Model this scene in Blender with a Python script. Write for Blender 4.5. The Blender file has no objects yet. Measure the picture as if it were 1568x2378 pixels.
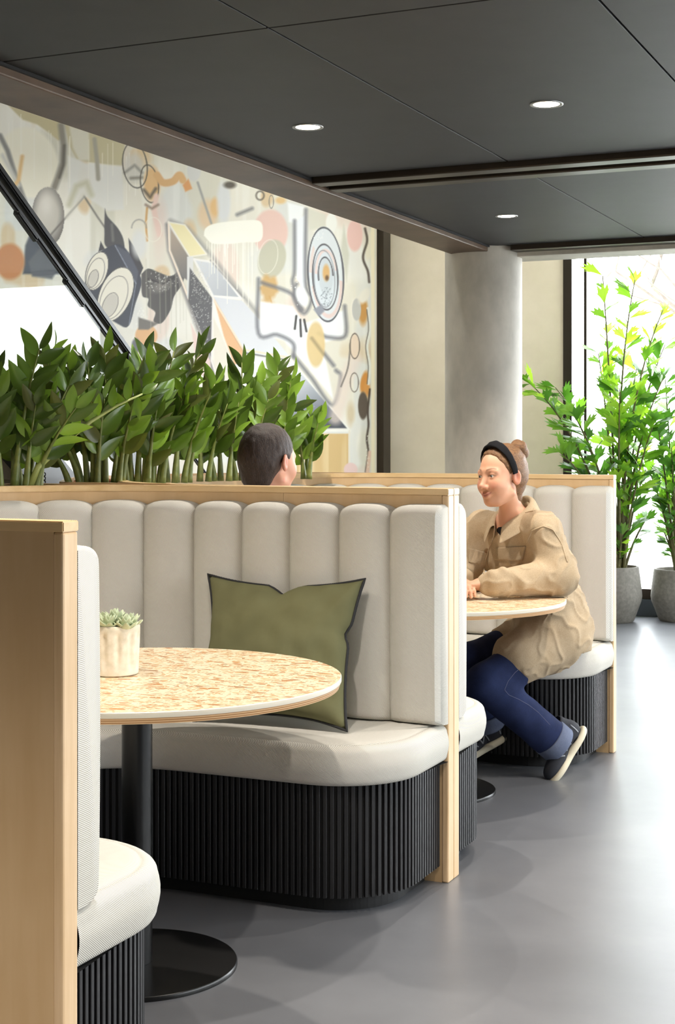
import bpy, bmesh, math, random
import numpy as np
from mathutils import Vector, Matrix, noise
from mathutils.bvhtree import BVHTree

random.seed(7); RNG = np.random.default_rng(7)
SC = bpy.context.scene
COL = SC.collection
PI = math.pi

# ------------------------------------------------------------------ camera, world, exposure
F, HZ, A, HC, CX = 3466.4, 1025.3, 0.4234, 1.35, 784.0      # focal (px), horizon row, yaw, eye height, centre column
CA, SA = math.cos(A), math.sin(A)
cam = bpy.data.cameras.new('camera'); cam_o = bpy.data.objects.new('camera', cam); COL.objects.link(cam_o)
cam_o.location = (0, 0, HC); cam_o.rotation_euler = (PI/2, 0, A)
cam.sensor_fit = 'HORIZONTAL'; cam.sensor_width = 36.0; cam.lens = 36.0*F/1568.0
cam.shift_y = -(1189.0-HZ)/1568.0; cam.clip_start = 0.05
SC.camera = cam_o
SC.view_settings.view_transform = 'Standard'; SC.view_settings.look = 'None'
SC.view_settings.gamma = 1.0; SC.view_settings.use_curve_mapping = False
SC.view_settings.exposure = -0.28

world = bpy.data.worlds.new('daylight'); SC.world = world; world.use_nodes = True
_bg = world.node_tree.nodes['Background']
_bg.inputs[0].default_value = (0.93, 0.965, 1.0, 1); _bg.inputs[1].default_value = 16.0

def portal(name, loc, rot, sx, sy):
    l = bpy.data.lights.new(name, 'AREA'); l.shape = 'RECTANGLE'; l.size = sx; l.size_y = sy
    l.cycles.is_portal = True
    o = bpy.data.objects.new(name, l); COL.objects.link(o); o.location = loc; o.rotation_euler = rot
YF = 11.5                       # glazed facade plane
XR = 3.3                        # right-hand window wall
XM = -4.73                      # mural wall
portal('daylight_portal_facade', (.1, YF+.12, 1.5), (-PI/2, 0, 0), 6.3, 2.9)
portal('daylight_portal_side', (XR+.12, 5.6, 1.6), (0, PI/2, 0), 1.3, 7.2)
portal('daylight_portal_skylight', (-3.97, 6.5, 5.94), (0, 0, 0), .28, 8.0)

portal('daylight_portal_added_rooflight', (.1, 10.3, 5.94), (0, 0, 0), 6.0, .5)  # portal of the added rooflight over the facade void

def spot(name, loc, power, parent=None):
    l = bpy.data.lights.new(name, 'SPOT'); l.energy = power; l.spot_size = math.radians(112); l.spot_blend = 0.55
    l.shadow_soft_size = 0.022; l.color = (1.0, 0.92, 0.82)
    o = bpy.data.objects.new(name, l); COL.objects.link(o); o.location = loc
    if parent: o.parent = parent
    return o

# ------------------------------------------------------------------ geometry helpers
def W(px, py, v):
    """photo pixel at camera depth v -> world point"""
    u = (px-CX)*v/F
    return Vector((u*CA - v*SA, u*SA + v*CA, HC - (py-HZ)*v/F))
def dirw(u, v, z=0.0):
    return Vector((u*CA - v*SA, u*SA + v*CA, z))
def on_z(px, py, Z):
    return W(px, py, F*(HC-Z)/(py-HZ))
def on_y(px, py, Y):
    t = (px-CX)/F
    return W(px, py, Y/(t*SA+CA))
def on_x(px, py, X):
    t = (px-CX)/F
    return W(px, py, X/(t*CA-SA))

def tag(o, label=None, cat=None, group=None, kind=None):
    if label: o['label'] = label
    if cat: o['category'] = cat
    if group: o['group'] = group
    if kind: o['kind'] = kind
    return o
def empty(name, loc, label, cat, group=None):
    o = bpy.data.objects.new(name, None); COL.objects.link(o); o.location = loc; o.empty_display_size = .05
    return tag(o, label, cat, group)
def link(name, me, parent=None, loc=None):
    o = bpy.data.objects.new(name, me); COL.objects.link(o)
    if parent is not None: o.parent = parent
    if loc is not None: o.location = loc
    return o
def mkmesh(name, verts, faces, mat, smooth=False, uvs=None):
    me = bpy.data.meshes.new(name)
    me.from_pydata([tuple(map(float, v)) for v in verts], [], [tuple(map(int, f)) for f in faces])
    if mat: me.materials.append(mat)
    if smooth: me.polygons.foreach_set('use_smooth', [True]*len(me.polygons))
    if uvs is not None:
        ul = me.uv_layers.new(name='UVMap')
        li = np.zeros(len(me.loops), dtype=np.int32); me.loops.foreach_get('vertex_index', li)
        ul.data.foreach_set('uv', np.asarray(uvs, dtype=np.float32)[li].ravel())
    me.update()
    return me
def obj(name, verts, faces, mat, parent=None, smooth=False, uvs=None, loc=None):
    return link(name, mkmesh(name, verts, faces, mat, smooth, uvs), parent, loc)
def smooth_by_angle(me, ang=40):
    me.polygons.foreach_set('use_smooth', [True]*len(me.polygons))
    bm = bmesh.new(); bm.from_mesh(me); a = math.radians(ang)
    for e in bm.edges:
        if len(e.link_faces) == 2 and e.calc_face_angle(0) > a: e.smooth = False
    bm.to_mesh(me); bm.free()
def boxmesh(name, x0, x1, y0, y1, z0, z1, mat, bevel=0, seg=2):
    bm = bmesh.new()
    bmesh.ops.create_cube(bm, size=1)
    for v in bm.verts:
        v.co = Vector(((x0+x1)/2+v.co.x*(x1-x0), (y0+y1)/2+v.co.y*(y1-y0), (z0+z1)/2+v.co.z*(z1-z0)))
    if bevel: bmesh.ops.bevel(bm, geom=bm.edges[:], offset=bevel, segments=seg, affect='EDGES', profile=.5)
    me = bpy.data.meshes.new(name); bm.to_mesh(me); bm.free()
    if mat: me.materials.append(mat)
    return me
def box(name, x0, x1, y0, y1, z0, z1, mat, parent=None, bevel=0):
    return link(name, boxmesh(name, x0, x1, y0, y1, z0, z1, mat, bevel), parent)
def lathe(prof, n=48, cap=True):
    """prof: list of (r,z) bottom to top"""
    V, Fc = [], []
    for r, z in prof:
        for i in range(n):
            a = 2*PI*i/n; V.append((r*math.cos(a), r*math.sin(a), z))
    for j in range(len(prof)-1):
        for i in range(n):
            k = (i+1) % n
            Fc.append((j*n+i, j*n+k, (j+1)*n+k, (j+1)*n+i))
    if cap:
        Fc.append(tuple(range(n-1, -1, -1))); m = (len(prof)-1)*n
        Fc.append(tuple(range(m, m+n)))
    return V, Fc
def tube(pts, radii, n=8, cap=True):
    pts = [Vector(p) for p in pts]; V, Fc = [], []
    up = Vector((0, 0, 1)); prev = None
    for i, p in enumerate(pts):
        t = (pts[min(i+1, len(pts)-1)]-pts[max(i-1, 0)]).normalized()
        if prev is None:
            a = t.cross(up)
            if a.length < 1e-3: a = t.cross(Vector((1, 0, 0)))
        else: a = prev - t*prev.dot(t)
        a.normalize(); b = t.cross(a); prev = a
        r = radii[i] if hasattr(radii, '__len__') else radii
        for k in range(n):
            th = 2*PI*k/n; V.append(p + a*(r*math.cos(th)) + b*(r*math.sin(th)))
    for i in range(len(pts)-1):
        for k in range(n):
            m = (k+1) % n; Fc.append((i*n+k, i*n+m, (i+1)*n+m, (i+1)*n+k))
    if cap:
        Fc.append(tuple(range(n-1, -1, -1))); s = (len(pts)-1)*n; Fc.append(tuple(range(s, s+n)))
    return V, Fc
def resample(P, step=None, n=None):
    P = np.asarray(P, float); d = np.r_[0, np.cumsum(np.linalg.norm(np.diff(P, axis=0), axis=1))]
    if n is None: n = max(2, int(round(d[-1]/step))+1)
    s = np.linspace(0, d[-1], n)
    return np.stack([np.interp(s, d, P[:, k]) for k in range(P.shape[1])], 1), s
def normals2(P):
    T = np.gradient(P, axis=0); T /= np.linalg.norm(T, axis=1)[:, None]+1e-12
    return np.stack([-T[:, 1], T[:, 0]], 1)
def sweep_rect(P, off0, off1, z0, z1, N=None):
    """closed bar following the plan path P between two sideways offsets"""
    if N is None: N = normals2(P)
    a = P+N*off0; b = P+N*off1; n = len(P); V = []
    for i in range(n):
        V += [(a[i, 0], a[i, 1], z0), (b[i, 0], b[i, 1], z0), (b[i, 0], b[i, 1], z1), (a[i, 0], a[i, 1], z1)]
    Fc = [(0, 1, 2, 3), ((n-1)*4+3, (n-1)*4+2, (n-1)*4+1, (n-1)*4)]
    for i in range(n-1):
        for k in range(4):
            m = (k+1) % 4; Fc.append((i*4+k, (i+1)*4+k, (i+1)*4+m, i*4+m))
    return V, Fc
def fix_normals(me):
    bm = bmesh.new(); bm.from_mesh(me); bmesh.ops.recalc_face_normals(bm, faces=bm.faces[:]); bm.to_mesh(me); bm.free()
def copy_tree(o, parent=None):
    c = o.copy(); COL.objects.link(c); c.parent = parent
    for ch in o.children: copy_tree(ch, c)
    return c

# ------------------------------------------------------------------ materials
def lin(c):
    return tuple((x/255/12.92 if x/255 <= .04045 else ((x/255+.055)/1.055)**2.4) for x in c)
def new_mat(name, rgb, rough=.5, metal=0, spec=.5, **kw):
    m = bpy.data.materials.new(name); m.use_nodes = True
    b = m.node_tree.nodes['Principled BSDF']
    b.inputs['Base Color'].default_value = (*lin(rgb), 1); b.inputs['Roughness'].default_value = rough
    b.inputs['Metallic'].default_value = metal; b.inputs['Specular IOR Level'].default_value = spec
    for k, v in kw.items(): b.inputs[k].default_value = v
    return m
def nd(m, t, **kw):
    n = m.node_tree.nodes.new(t)
    for k, v in kw.items(): setattr(n, k, v)
    return n
def ln(m, a, b): m.node_tree.links.new(a, b)
def bsdf(m): return m.node_tree.nodes['Principled BSDF']
def ramp(m, fac, stops):
    r = nd(m, 'ShaderNodeValToRGB'); e = r.color_ramp.elements
    while len(e) < len(stops): e.new(.5)
    for i, (p, c) in enumerate(stops): e[i].position = p; e[i].color = (*lin(c), 1)
    ln(m, fac, r.inputs[0]); return r.outputs[0]
def coords(m, kind='Object', scale=(1, 1, 1), rot=(0, 0, 0)):
    t = nd(m, 'ShaderNodeTexCoord'); mp = nd(m, 'ShaderNodeMapping')
    mp.inputs['Scale'].default_value = scale; mp.inputs['Rotation'].default_value = rot
    ln(m, t.outputs[kind], mp.inputs[0]); return mp.outputs[0]
def noise_tex(m, vec, scale, detail=3, rough=.55):
    n = nd(m, 'ShaderNodeTexNoise'); n.inputs['Scale'].default_value = scale
    n.inputs['Detail'].default_value = detail; n.inputs['Roughness'].default_value = rough
    ln(m, vec, n.inputs['Vector']); return n.outputs['Fac']
def bump(m, h, strength=.2, dist=.002):
    b = nd(m, 'ShaderNodeBump'); b.inputs['Strength'].default_value = strength; b.inputs['Distance'].default_value = dist
    ln(m, h, b.inputs['Height']); ln(m, b.outputs[0], bsdf(m).inputs['Normal'])
def mottled(name, rgb, var, rough, scale, spec=.5, bumpd=0, stretch=(1, 1, 1), metal=0):
    """base colour with soft mottling between rgb-var and rgb+var"""
    m = new_mat(name, rgb, rough, metal, spec)
    f = noise_tex(m, coords(m, 'Object', stretch), scale, 5, .6)
    lo = tuple(max(0, c-v) for c, v in zip(rgb, var)); hi = tuple(min(255, c+v) for c, v in zip(rgb, var))
    ln(m, ramp(m, f, [(.3, lo), (.7, hi)]), bsdf(m).inputs['Base Color'])
    if bumpd: bump(m, f, .4, bumpd)
    return m
def wood(name, rgb, var, stretch, rough=.42):
    m = new_mat(name, rgb, rough, 0, .4)
    v = coords(m, 'Object', stretch)
    f1 = noise_tex(m, v, 1.0, 4, .6); f2 = noise_tex(m, coords(m, 'Object', (3.5, 3.5, 3.5)), 1.0, 2, .5)
    mx = nd(m, 'ShaderNodeMath', operation='MULTIPLY_ADD'); ln(m, f1, mx.inputs[0]); mx.inputs[1].default_value = .6
    ml = nd(m, 'ShaderNodeMath', operation='MULTIPLY'); ln(m, f2, ml.inputs[0]); ml.inputs[1].default_value = .4
    ln(m, ml.outputs[0], mx.inputs[2])
    lo = tuple(c-v for c, v in zip(rgb, var)); hi = tuple(min(255, c+v) for c, v in zip(rgb, var))
    ln(m, ramp(m, mx.outputs[0], [(.32, lo), (.5, rgb), (.68, hi)]), bsdf(m).inputs['Base Color'])
    return m

M = {}
M['birch'] = wood('birch_veneer', (210, 177, 134), (9, 11, 13), (12, 12, 1.4))
M['birch_edge'] = wood('birch_lipping', (221, 188, 146), (12, 14, 18), (60, 60, 3))
M['birch_cap'] = wood('birch_cap', (226, 194, 146), (10, 12, 16), (4, 40, 40))
M['black_slat'] = mottled('black_stained_slat', (31, 31, 33), (7, 7, 7), .42, 30, .5, 0, (1, 1, .1))
M['black'] = new_mat('black_plinth', (20, 20, 21), .6)
M['black_steel'] = new_mat('black_powder_coat', (9, 9, 10), .32, 0, .5)
M['bronze'] = new_mat('dark_bronze_metal', (58, 50, 42), .38, .55)
M['ceiling'] = mottled('charcoal_ceiling_board', (32, 32, 34), (4, 4, 4), .55, 6, .4)
M['slab'] = new_mat('dark_void', (26, 26, 27), .9)
M['concrete'] = mottled('fair_faced_concrete', (178, 172, 160), (22, 21, 20), .55, 3.2, .4, .001, (1, 1, .55))
M['concrete_beam'] = mottled('dark_concrete_beam', (84, 66, 51), (12, 11, 10), .45, 4, .25, .001)
M['plaster'] = mottled('cream_concrete_wall', (240, 227, 202), (8, 8, 9), .7, 2, .3)
M['white'] = new_mat('white_paint', (232, 232, 230), .6)
M['floor'] = mottled('grey_resin_floor', (106, 108, 113), (8, 8, 8), .36, 2.2, 1.0)
M['ground'] = mottled('pale_paving', (200, 198, 192), (14, 14, 14), .9, 3)
M['zz_leaf'] = [new_mat('zz_leaf_dark', (70, 92, 36), .28, 0, .6), new_mat('zz_leaf_mid', (100, 130, 50), .3, 0, .6),
                new_mat('zz_leaf_fresh', (130, 164, 62), .32, 0, .6), new_mat('zz_leaf_olive', (84, 92, 44), .34, 0, .5)]
M['zz_stem'] = mottled('zz_stem', (112, 122, 58), (22, 16, 12), .45, 30)
M['palm_leaf'] = [new_mat('palm_leaf_deep', (64, 106, 40), .32, 0, .6), new_mat('palm_leaf_mid', (104, 148, 52), .34, 0, .6),
                  new_mat('palm_leaf_lime', (150, 188, 66), .36, 0, .6)]
for _m in M['zz_leaf']+M['palm_leaf']:      # thin leaves let some light through
    _b = bsdf(_m); _t = nd(_m, 'ShaderNodeBsdfTranslucent'); _x = nd(_m, 'ShaderNodeMixShader')
    c = _b.inputs['Base Color'].default_value; _t.inputs[0].default_value = (min(1, c[0]*1.7), min(1, c[1]*1.7), c[2]*.9, 1)
    _x.inputs[0].default_value = .42 if 'palm' in _m.name else .22
    ln(_m, _b.outputs[0], _x.inputs[1]); ln(_m, _t.outputs[0], _x.inputs[2])
    ln(_m, _x.outputs[0], _m.node_tree.nodes['Material Output'].inputs[0])
M['palm_stem'] = mottled('palm_cane', (96, 92, 52), (20, 18, 12), .6, 20)
M['clay'] = mottled('clay_pebble', (150, 92, 58), (26, 20, 16), .9, 60)
M['pot_grey'] = mottled('grey_fibre_clay', (128, 124, 116), (12, 12, 12), .8, 40, .3, .0015)
M['pot_white'] = mottled('white_rough_ceramic', (226, 218, 200), (12, 12, 14), .75, 40, .3, .0012)
M['soil'] = new_mat('potting_soil', (60, 46, 36), .95)
M['succulent'] = mottled('succulent_leaf', (188, 198, 164), (20, 16, 20), .5, 22)
M['pillow'] = mottled('olive_linen', (108, 107, 76), (3, 3, 3), .85, 9, .2)
M['piping'] = new_mat('black_piping', (26, 26, 28), .7)
M['steel'] = new_mat('brushed_steel', (150, 150, 150), .35, .8)
# fabrics
def twill(name, a, b, pitch=.0032, ang=-35, rough=.85):
    m = new_mat(name, a, rough, 0, .2)
    mp = coords(m, 'UV', (1, 1, 1), (0, 0, math.radians(ang)))
    w = nd(m, 'ShaderNodeTexWave', wave_type='BANDS', bands_direction='Y', wave_profile='SIN')
    w.inputs['Scale'].default_value = 2*PI/(20*pitch); w.inputs['Distortion'].default_value = .0
    ln(m, mp, w.inputs['Vector'])
    ln(m, ramp(m, w.outputs['Fac'], [(.18, b), (.62, a)]), bsdf(m).inputs['Base Color'])
    bump(m, w.outputs['Fac'], .35, .0012)
    return m
M['fabric'] = twill('cream_grey_twill', (226, 223, 215), (160, 156, 145))
def woven(name, a, b, scale=900, rough=.9, bd=.0006):
    m = new_mat(name, a, rough, 0, .2)
    f = noise_tex(m, coords(m, 'Object'), scale, 2, .6); g = noise_tex(m, coords(m, 'Object'), 14, 3, .5)
    mx = nd(m, 'ShaderNodeMath', operation='MULTIPLY_ADD'); ln(m, f, mx.inputs[0]); mx.inputs[1].default_value = .5
    ml = nd(m, 'ShaderNodeMath', operation='MULTIPLY'); ln(m, g, ml.inputs[0]); ml.inputs[1].default_value = .5
    ln(m, ml.outputs[0], mx.inputs[2])
    ln(m, ramp(m, mx.outputs[0], [(.35, b), (.65, a)]), bsdf(m).inputs['Base Color'])
    bump(m, mx.outputs[0], .4, bd); return m
M['jacket'] = woven('camel_wool', (192, 172, 144), (172, 151, 122), 260)
M['denim'] = woven('indigo_denim', (44, 55, 92), (30, 38, 68), 500)
M['denim_light'] = woven('denim_turn_up', (120, 130, 154), (88, 96, 122), 500)
M['dark_cloth'] = woven('black_cotton', (26, 26, 29), (18, 18, 20), 500)
M['sole'] = new_mat('cream_foam_sole', (226, 216, 190), .6)
M['shoe'] = new_mat('charcoal_suede', (40, 42, 50), .8)
M['shoe_grey'] = new_mat('grey_reflective_trim', (150, 154, 160), .45)
M['button'] = new_mat('horn_button', (128, 98, 62), .4)
M['thread'] = new_mat('contrast_thread', (98, 100, 124), .8)
M['shirt'] = woven('navy_knit', (44, 50, 66), (32, 36, 50), 400)
# terrazzo
def terrazzo():
    m = new_mat('cream_terrazzo', (238, 224, 194), .3, 0, .45)
    col = None; base = nd(m, 'ShaderNodeRGB'); base.outputs[0].default_value = (*lin((230, 214, 184)), 1); col = base.outputs[0]
    for sc, rot, st, thr, stops in ((44, .3, (1, 1.7, 1), .62, [(0, (176, 124, 76)), (.3, (206, 164, 112)), (.55, (224, 200, 164)), (.8, (214, 176, 124)), (1, (170, 152, 128))]),
                                (86, 1.3, (1.6, 1, 1), .66, [(0, (188, 138, 90)), (.4, (226, 206, 172)), (.7, (206, 166, 114)), (1, (178, 158, 132))]),
                                (30, 2.2, (1, 2.1, 1), .86, [(0, (196, 132, 66)), (.5, (172, 118, 74)), (1, (220, 190, 150))])):
        v = coords(m, 'Object', st, (0, 0, rot))
        e = nd(m, 'ShaderNodeTexVoronoi', feature='DISTANCE_TO_EDGE'); e.inputs['Scale'].default_value = sc
        c = nd(m, 'ShaderNodeTexVoronoi', feature='F1'); c.inputs['Scale'].default_value = sc
        for n in (e, c): n.voronoi_dimensions = '2D'; ln(m, v, n.inputs['Vector'])
        s = nd(m, 'ShaderNodeSeparateColor'); ln(m, c.outputs['Color'], s.inputs[0])
        g1 = nd(m, 'ShaderNodeMath', operation='GREATER_THAN'); ln(m, s.outputs[0], g1.inputs[0]); g1.inputs[1].default_value = thr
        g2 = nd(m, 'ShaderNodeMath', operation='GREATER_THAN'); ln(m, e.outputs['Distance'], g2.inputs[0]); g2.inputs[1].default_value = .10
        mu = nd(m, 'ShaderNodeMath', operation='MULTIPLY'); ln(m, g1.outputs[0], mu.inputs[0]); ln(m, g2.outputs[0], mu.inputs[1])
        cc = ramp(m, s.outputs[1], stops)
        mx = nd(m, 'ShaderNodeMix', data_type='RGBA'); ln(m, mu.outputs[0], mx.inputs[0])
        ln(m, col, mx.inputs[6]); ln(m, cc, mx.inputs[7]); col = mx.outputs[2]
    ln(m, col, bsdf(m).inputs['Base Color']); return m
M['terrazzo'] = terrazzo()
def ply():
    m = new_mat('birch_ply_edge', (214, 170, 118), .5)
    w = nd(m, 'ShaderNodeTexWave', wave_type='BANDS', bands_direction='Z'); w.inputs['Scale'].default_value = 2*PI/(20*.0052)
    ln(m, coords(m, 'Object'), w.inputs['Vector'])
    ln(m, ramp(m, w.outputs['Fac'], [(.3, (176, 124, 76)), (.7, (228, 192, 146))]), bsdf(m).inputs['Base Color']); return m
M['ply'] = ply()
def glass(name, refl=.08, tint=(1, 1, 1), fres=True):
    m = bpy.data.materials.new(name); m.use_nodes = True; nt = m.node_tree
    nt.nodes.remove(nt.nodes['Principled BSDF'])
    t = nd(m, 'ShaderNodeBsdfTransparent'); t.inputs[0].default_value = (*tint, 1)
    g = nd(m, 'ShaderNodeBsdfGlossy'); g.inputs['Roughness'].default_value = 0.0
    x = nd(m, 'ShaderNodeMixShader')
    lw = nd(m, 'ShaderNodeLayerWeight'); lw.inputs[0].default_value = .5      # Schlick: F0 + (1-F0)(1-cos)^5, both faces
    pw = nd(m, 'ShaderNodeMath', operation='POWER'); ln(m, lw.outputs['Facing'], pw.inputs[0]); pw.inputs[1].default_value = 5
    mp = nd(m, 'ShaderNodeMath', operation='MULTIPLY_ADD'); ln(m, pw.outputs[0], mp.inputs[0]); mp.inputs[1].default_value = 1-refl; mp.inputs[2].default_value = refl
    ln(m, mp.outputs[0], x.inputs[0])
    ln(m, t.outputs[0], x.inputs[1]); ln(m, g.outputs[0], x.inputs[2]); ln(m, x.outputs[0], nt.nodes['Material Output'].inputs[0])
    return m
M['glass'] = glass('window_glass', .04, (.97, .98, .98))
M['balustrade_glass'] = glass('balustrade_glass', .03, (.95, .97, .97))
def emit(name, rgb, s):
    m = new_mat(name, rgb, .5); b = bsdf(m)
    b.inputs['Emission Color'].default_value = (*lin(rgb), 1); b.inputs['Emission Strength'].default_value = s; return m
M['lamp'] = emit('lit_diffuser', (255, 240, 214), 14)
def attr_mat(name, rough, spec=.4, sss=0):
    m = new_mat(name, (200, 200, 200), rough, 0, spec)
    a = nd(m, 'ShaderNodeAttribute', attribute_name='Col'); ln(m, a.outputs['Color'], bsdf(m).inputs['Base Color'])
    if sss:
        bsdf(m).inputs['Subsurface Weight'].default_value = sss; bsdf(m).inputs['Subsurface Radius'].default_value = (.012, .005, .003)
        bsdf(m).inputs['Subsurface Scale'].default_value = .6
    return m
M['skin'] = attr_mat('skin', .5, .4, .15)
M['paint'] = attr_mat('mural_paint', .55, .3)
M['eye'] = attr_mat('eye', .15, .6)
def hair_mat(name, a, b, stretch):
    m = new_mat(name, a, .5, 0, .4)
    f = noise_tex(m, coords(m, 'Object', stretch), 1.0, 4, .7)
    ln(m, ramp(m, f, [(.32, b), (.68, a)]), bsdf(m).inputs['Base Color']); bump(m, f, .8, .004); return m
M['hair_w'] = hair_mat('light_brown_hair', (150, 112, 76), (92, 62, 40), (60, 200, 200))
M['hair_m'] = hair_mat('dark_brown_hair', (66, 48, 38), (30, 22, 18), (260, 260, 90))

def set_col(me, cols):
    at = me.color_attributes.new(name='Col', type='FLOAT_COLOR', domain='POINT')
    c = np.ones((len(cols), 4), dtype=np.float32); c[:, :3] = cols; at.data.foreach_set('color', c.ravel())

# ------------------------------------------------------------------ the room
def struct(o, label=None):
    o['kind'] = 'structure'
    return o
CEIL = 2.557
struct(box('floor', XM-.2, XR+.2, -3.0, YF+.05, -.12, 0, M['floor']))
struct(box('wall_back', XM-.2, XR+.2, -3.2, -3.0, 0, 6.0, M['plaster']))
struct(box('wall_left', XM-.25, XM, -3.0, YF, 0, 6.0, M['plaster']))
# end wall beside the facade glazing (cream concrete), and the corner post at the mural's end
struct(box('wall_far', XM, -3.21, YF, YF+.25, 0, 6.0, M['plaster']))
cp = on_x(878, 900, XM+.02); cp2 = on_x(897, 900, XM+.02)
tag(box('corner_post', XM+.001, XM+.06, cp.y+.02, min(cp2.y, YF-.01), 0, 5.9, M['bronze'], None, .004),
    'tall dark bronze metal post between the mural and the cream wall', 'post')
# upper walls round the stair void
struct(box('wall_upper_stair', -3.0, -2.95, -3.0, 9.05, 2.75, 6.0, M['white']))
struct(box('wall_upper_facade', -3.0, XR+.2, 9.0, 9.05, 2.75, 6.0, M['white']))
# roof over the stair void with a row of rooflights
struct(box('trim_stair_roof_left', XM, -4.11, -3.0, YF, 5.9, 6.0, M['white']))
struct(box('trim_stair_roof_right', -3.83, -2.95, -3.0, YF, 5.9, 6.0, M['white']))
struct(box('trim_stair_roof_near', -4.11, -3.83, -3.0, 2.5, 5.9, 6.0, M['white']))
struct(box('trim_stair_roof_far', -4.11, -3.83, 10.5, YF, 5.9, 6.0, M['white']))
o = struct(box('window_3', -4.11, -3.83, 2.5, 10.5, 5.955, 5.965, M['glass']))
for k in range(6): box('glazing_bar', -4.11, -3.83, 2.5+1.59*k, 2.55+1.59*k, 5.90, 5.95, M['bronze'], o)
struct(box('trim_void_roof_near', -2.95, XR+.2, 9.0, 10.05, 5.9, 6.0, M['white']))
struct(box('trim_void_roof_far', -2.95, XR+.2, 10.55, YF+.2, 5.9, 6.0, M['white']))
struct(box('window_9', -2.95, XR+.2, 10.05, 10.55, 5.955, 5.965, M['glass']))  # added unseen rooflight, brightens the far wall, column top and mural end
# ceiling: dark void slab carrying separate charcoal boards
ceil = struct(box('ceiling', -2.95, XR+.2, -3.0, 9.0, CEIL+.03, 2.8, M['slab']))
gx = [-2.925, -1.975, -1.025, -.075, .875, 1.825, 2.775, XR]
gy = [-3.0, -.67, 1.61, 3.89, 6.17]
g = .0035
def board(x0, x1, y0, y1):
    box('ceiling_board', x0+g, x1-g, y0+g, y1-g, CEIL, CEIL+.03, M['ceiling'], ceil, .002)
for i in range(len(gx)-1):
    for j in range(len(gy)-1): board(gx[i], gx[i+1], gy[j], gy[j+1])
    board(gx[i], gx[i+1], 6.49, 8.80)
# bronze sliding track across the ceiling, and the edge channel at the far side
t = struct(box('trim_track', -2.925, XR, 6.175, 6.485, CEIL+.012, CEIL+.03, M['slab']))
for y0, y1 in ((6.19, 6.285), (6.375, 6.47)):
    box('rail', -2.92, XR, y0, y1, CEIL-.026, CEIL+.015, M['bronze'], t, .006)
t2 = struct(box('trim_ceiling_edge', -2.80, XR, 8.80, 8.93, CEIL-.03, CEIL+.03, M['bronze']))
t3 = struct(box('trim_beam_shadow_gap', -2.935, -2.922, -3.0, 8.80, CEIL-.01, CEIL+.03, M['slab']))
tag(box('concrete_beam', -3.187, -2.933, -3.0, 8.93, 2.52, 2.98, M['concrete_beam'], None, .006),
    'dark grey concrete beam running along the ceiling edge above the mural', 'beam')
tag(box('concrete_beam', -2.933, XR, 8.93, 9.2, 2.50, 2.98, M['concrete'], None, .006),
    'pale concrete beam crossing above the far windows, right of the column', 'beam')
# round column
cc = on_y(1123, 1000, 8.98); V_, F_ = lathe([(.243, 0), (.243, 2.56)], 64)
o = obj('concrete_column', V_, F_, M['concrete'], None, False, None, (cc.x, cc.y, 0)); smooth_by_angle(o.data)
tag(o, 'round pale concrete column behind the head-high booth backs', 'column')

# glazed facade
def window(name, axis, a0, a1, z0, z1, pos, mull, sills=True):
    """one glazed unit: glass pane in a dark frame; axis 'x' = runs along X at y=pos"""
    def bx(nm, p0, p1, q0, q1, r0, r1, m, par, bev=0):
        if axis == 'x': return box(nm, p0, p1, q0, q1, r0, r1, m, par, bev)
        return box(nm, q0, q1, p0, p1, r0, r1, m, par, bev)
    w = struct(bx(name, a0+.02, a1-.02, pos+.045, pos+.055, z0+.02, z1-.02, M['glass'], None))
    bx('window_frame', a0, a0+(mull or .05), pos, pos+.1, z0, z1, M['bronze'], w, .004)
    bx('window_frame', a1-(mull or .05), a1, pos, pos+.1, z0, z1, M['bronze'], w, .004)
    bx('window_frame', a0, a1, pos, pos+.1, z0, z0+.08, M['bronze'], w, .004)
    bx('window_frame', a0, a1, pos, pos+.1, z1-.08, z1, M['bronze'], w, .004)
    return w
mp = on_y(1310, 900, YF); mq = on_y(1330, 900, YF)
struct(box('trim_mullion', mp.x, mq.x, YF-.03, YF+.12, 0, 2.95, M['bronze'], None, .004))
xw = on_y(1356, 900, YF).x
struct(box('window_8', mq.x, xw, YF+.045, YF+.055, .13, 2.95, M['glass']))
xs = [xw, xw+1.55, xw+3.1, xw+4.65, XR]
for k in range(4):
    window('window_%d' % (4+k), 'x', xs[k], xs[k+1], .13, 2.95, YF, .022)
struct(box('wall_upper_far', -3.21, XR, YF, YF+.2, 2.95, 6.0, M['white']))  # unseen upper facade, made solid to cut the daylight in the void
struct(box('trim_facade_sill', mq.x, XR, YF-.02, YF+.12, 0, .13, new_mat('dark_sill', (70, 78, 88), .5)))
# right-hand wall with its windows
struct(box('wall_right_low', XR, XR+.2, -3.0, YF, 0, .95, M['white']))
struct(box('wall_right_high', XR, XR+.2, -3.0, YF, 2.25, 6.0, M['white']))
struct(box('wall_right_near', XR, XR+.2, -3.0, 2.0, .95, 2.25, M['white']))
struct(box('wall_right_far', XR, XR+.2, 9.1, YF, .95, 2.25, M['white']))
for k in range(4):
    window('window_%d' % (12+k), 'y', 2.0+1.775*k, 3.775+1.775*k, .95, 2.25, XR+.04, None)
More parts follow.
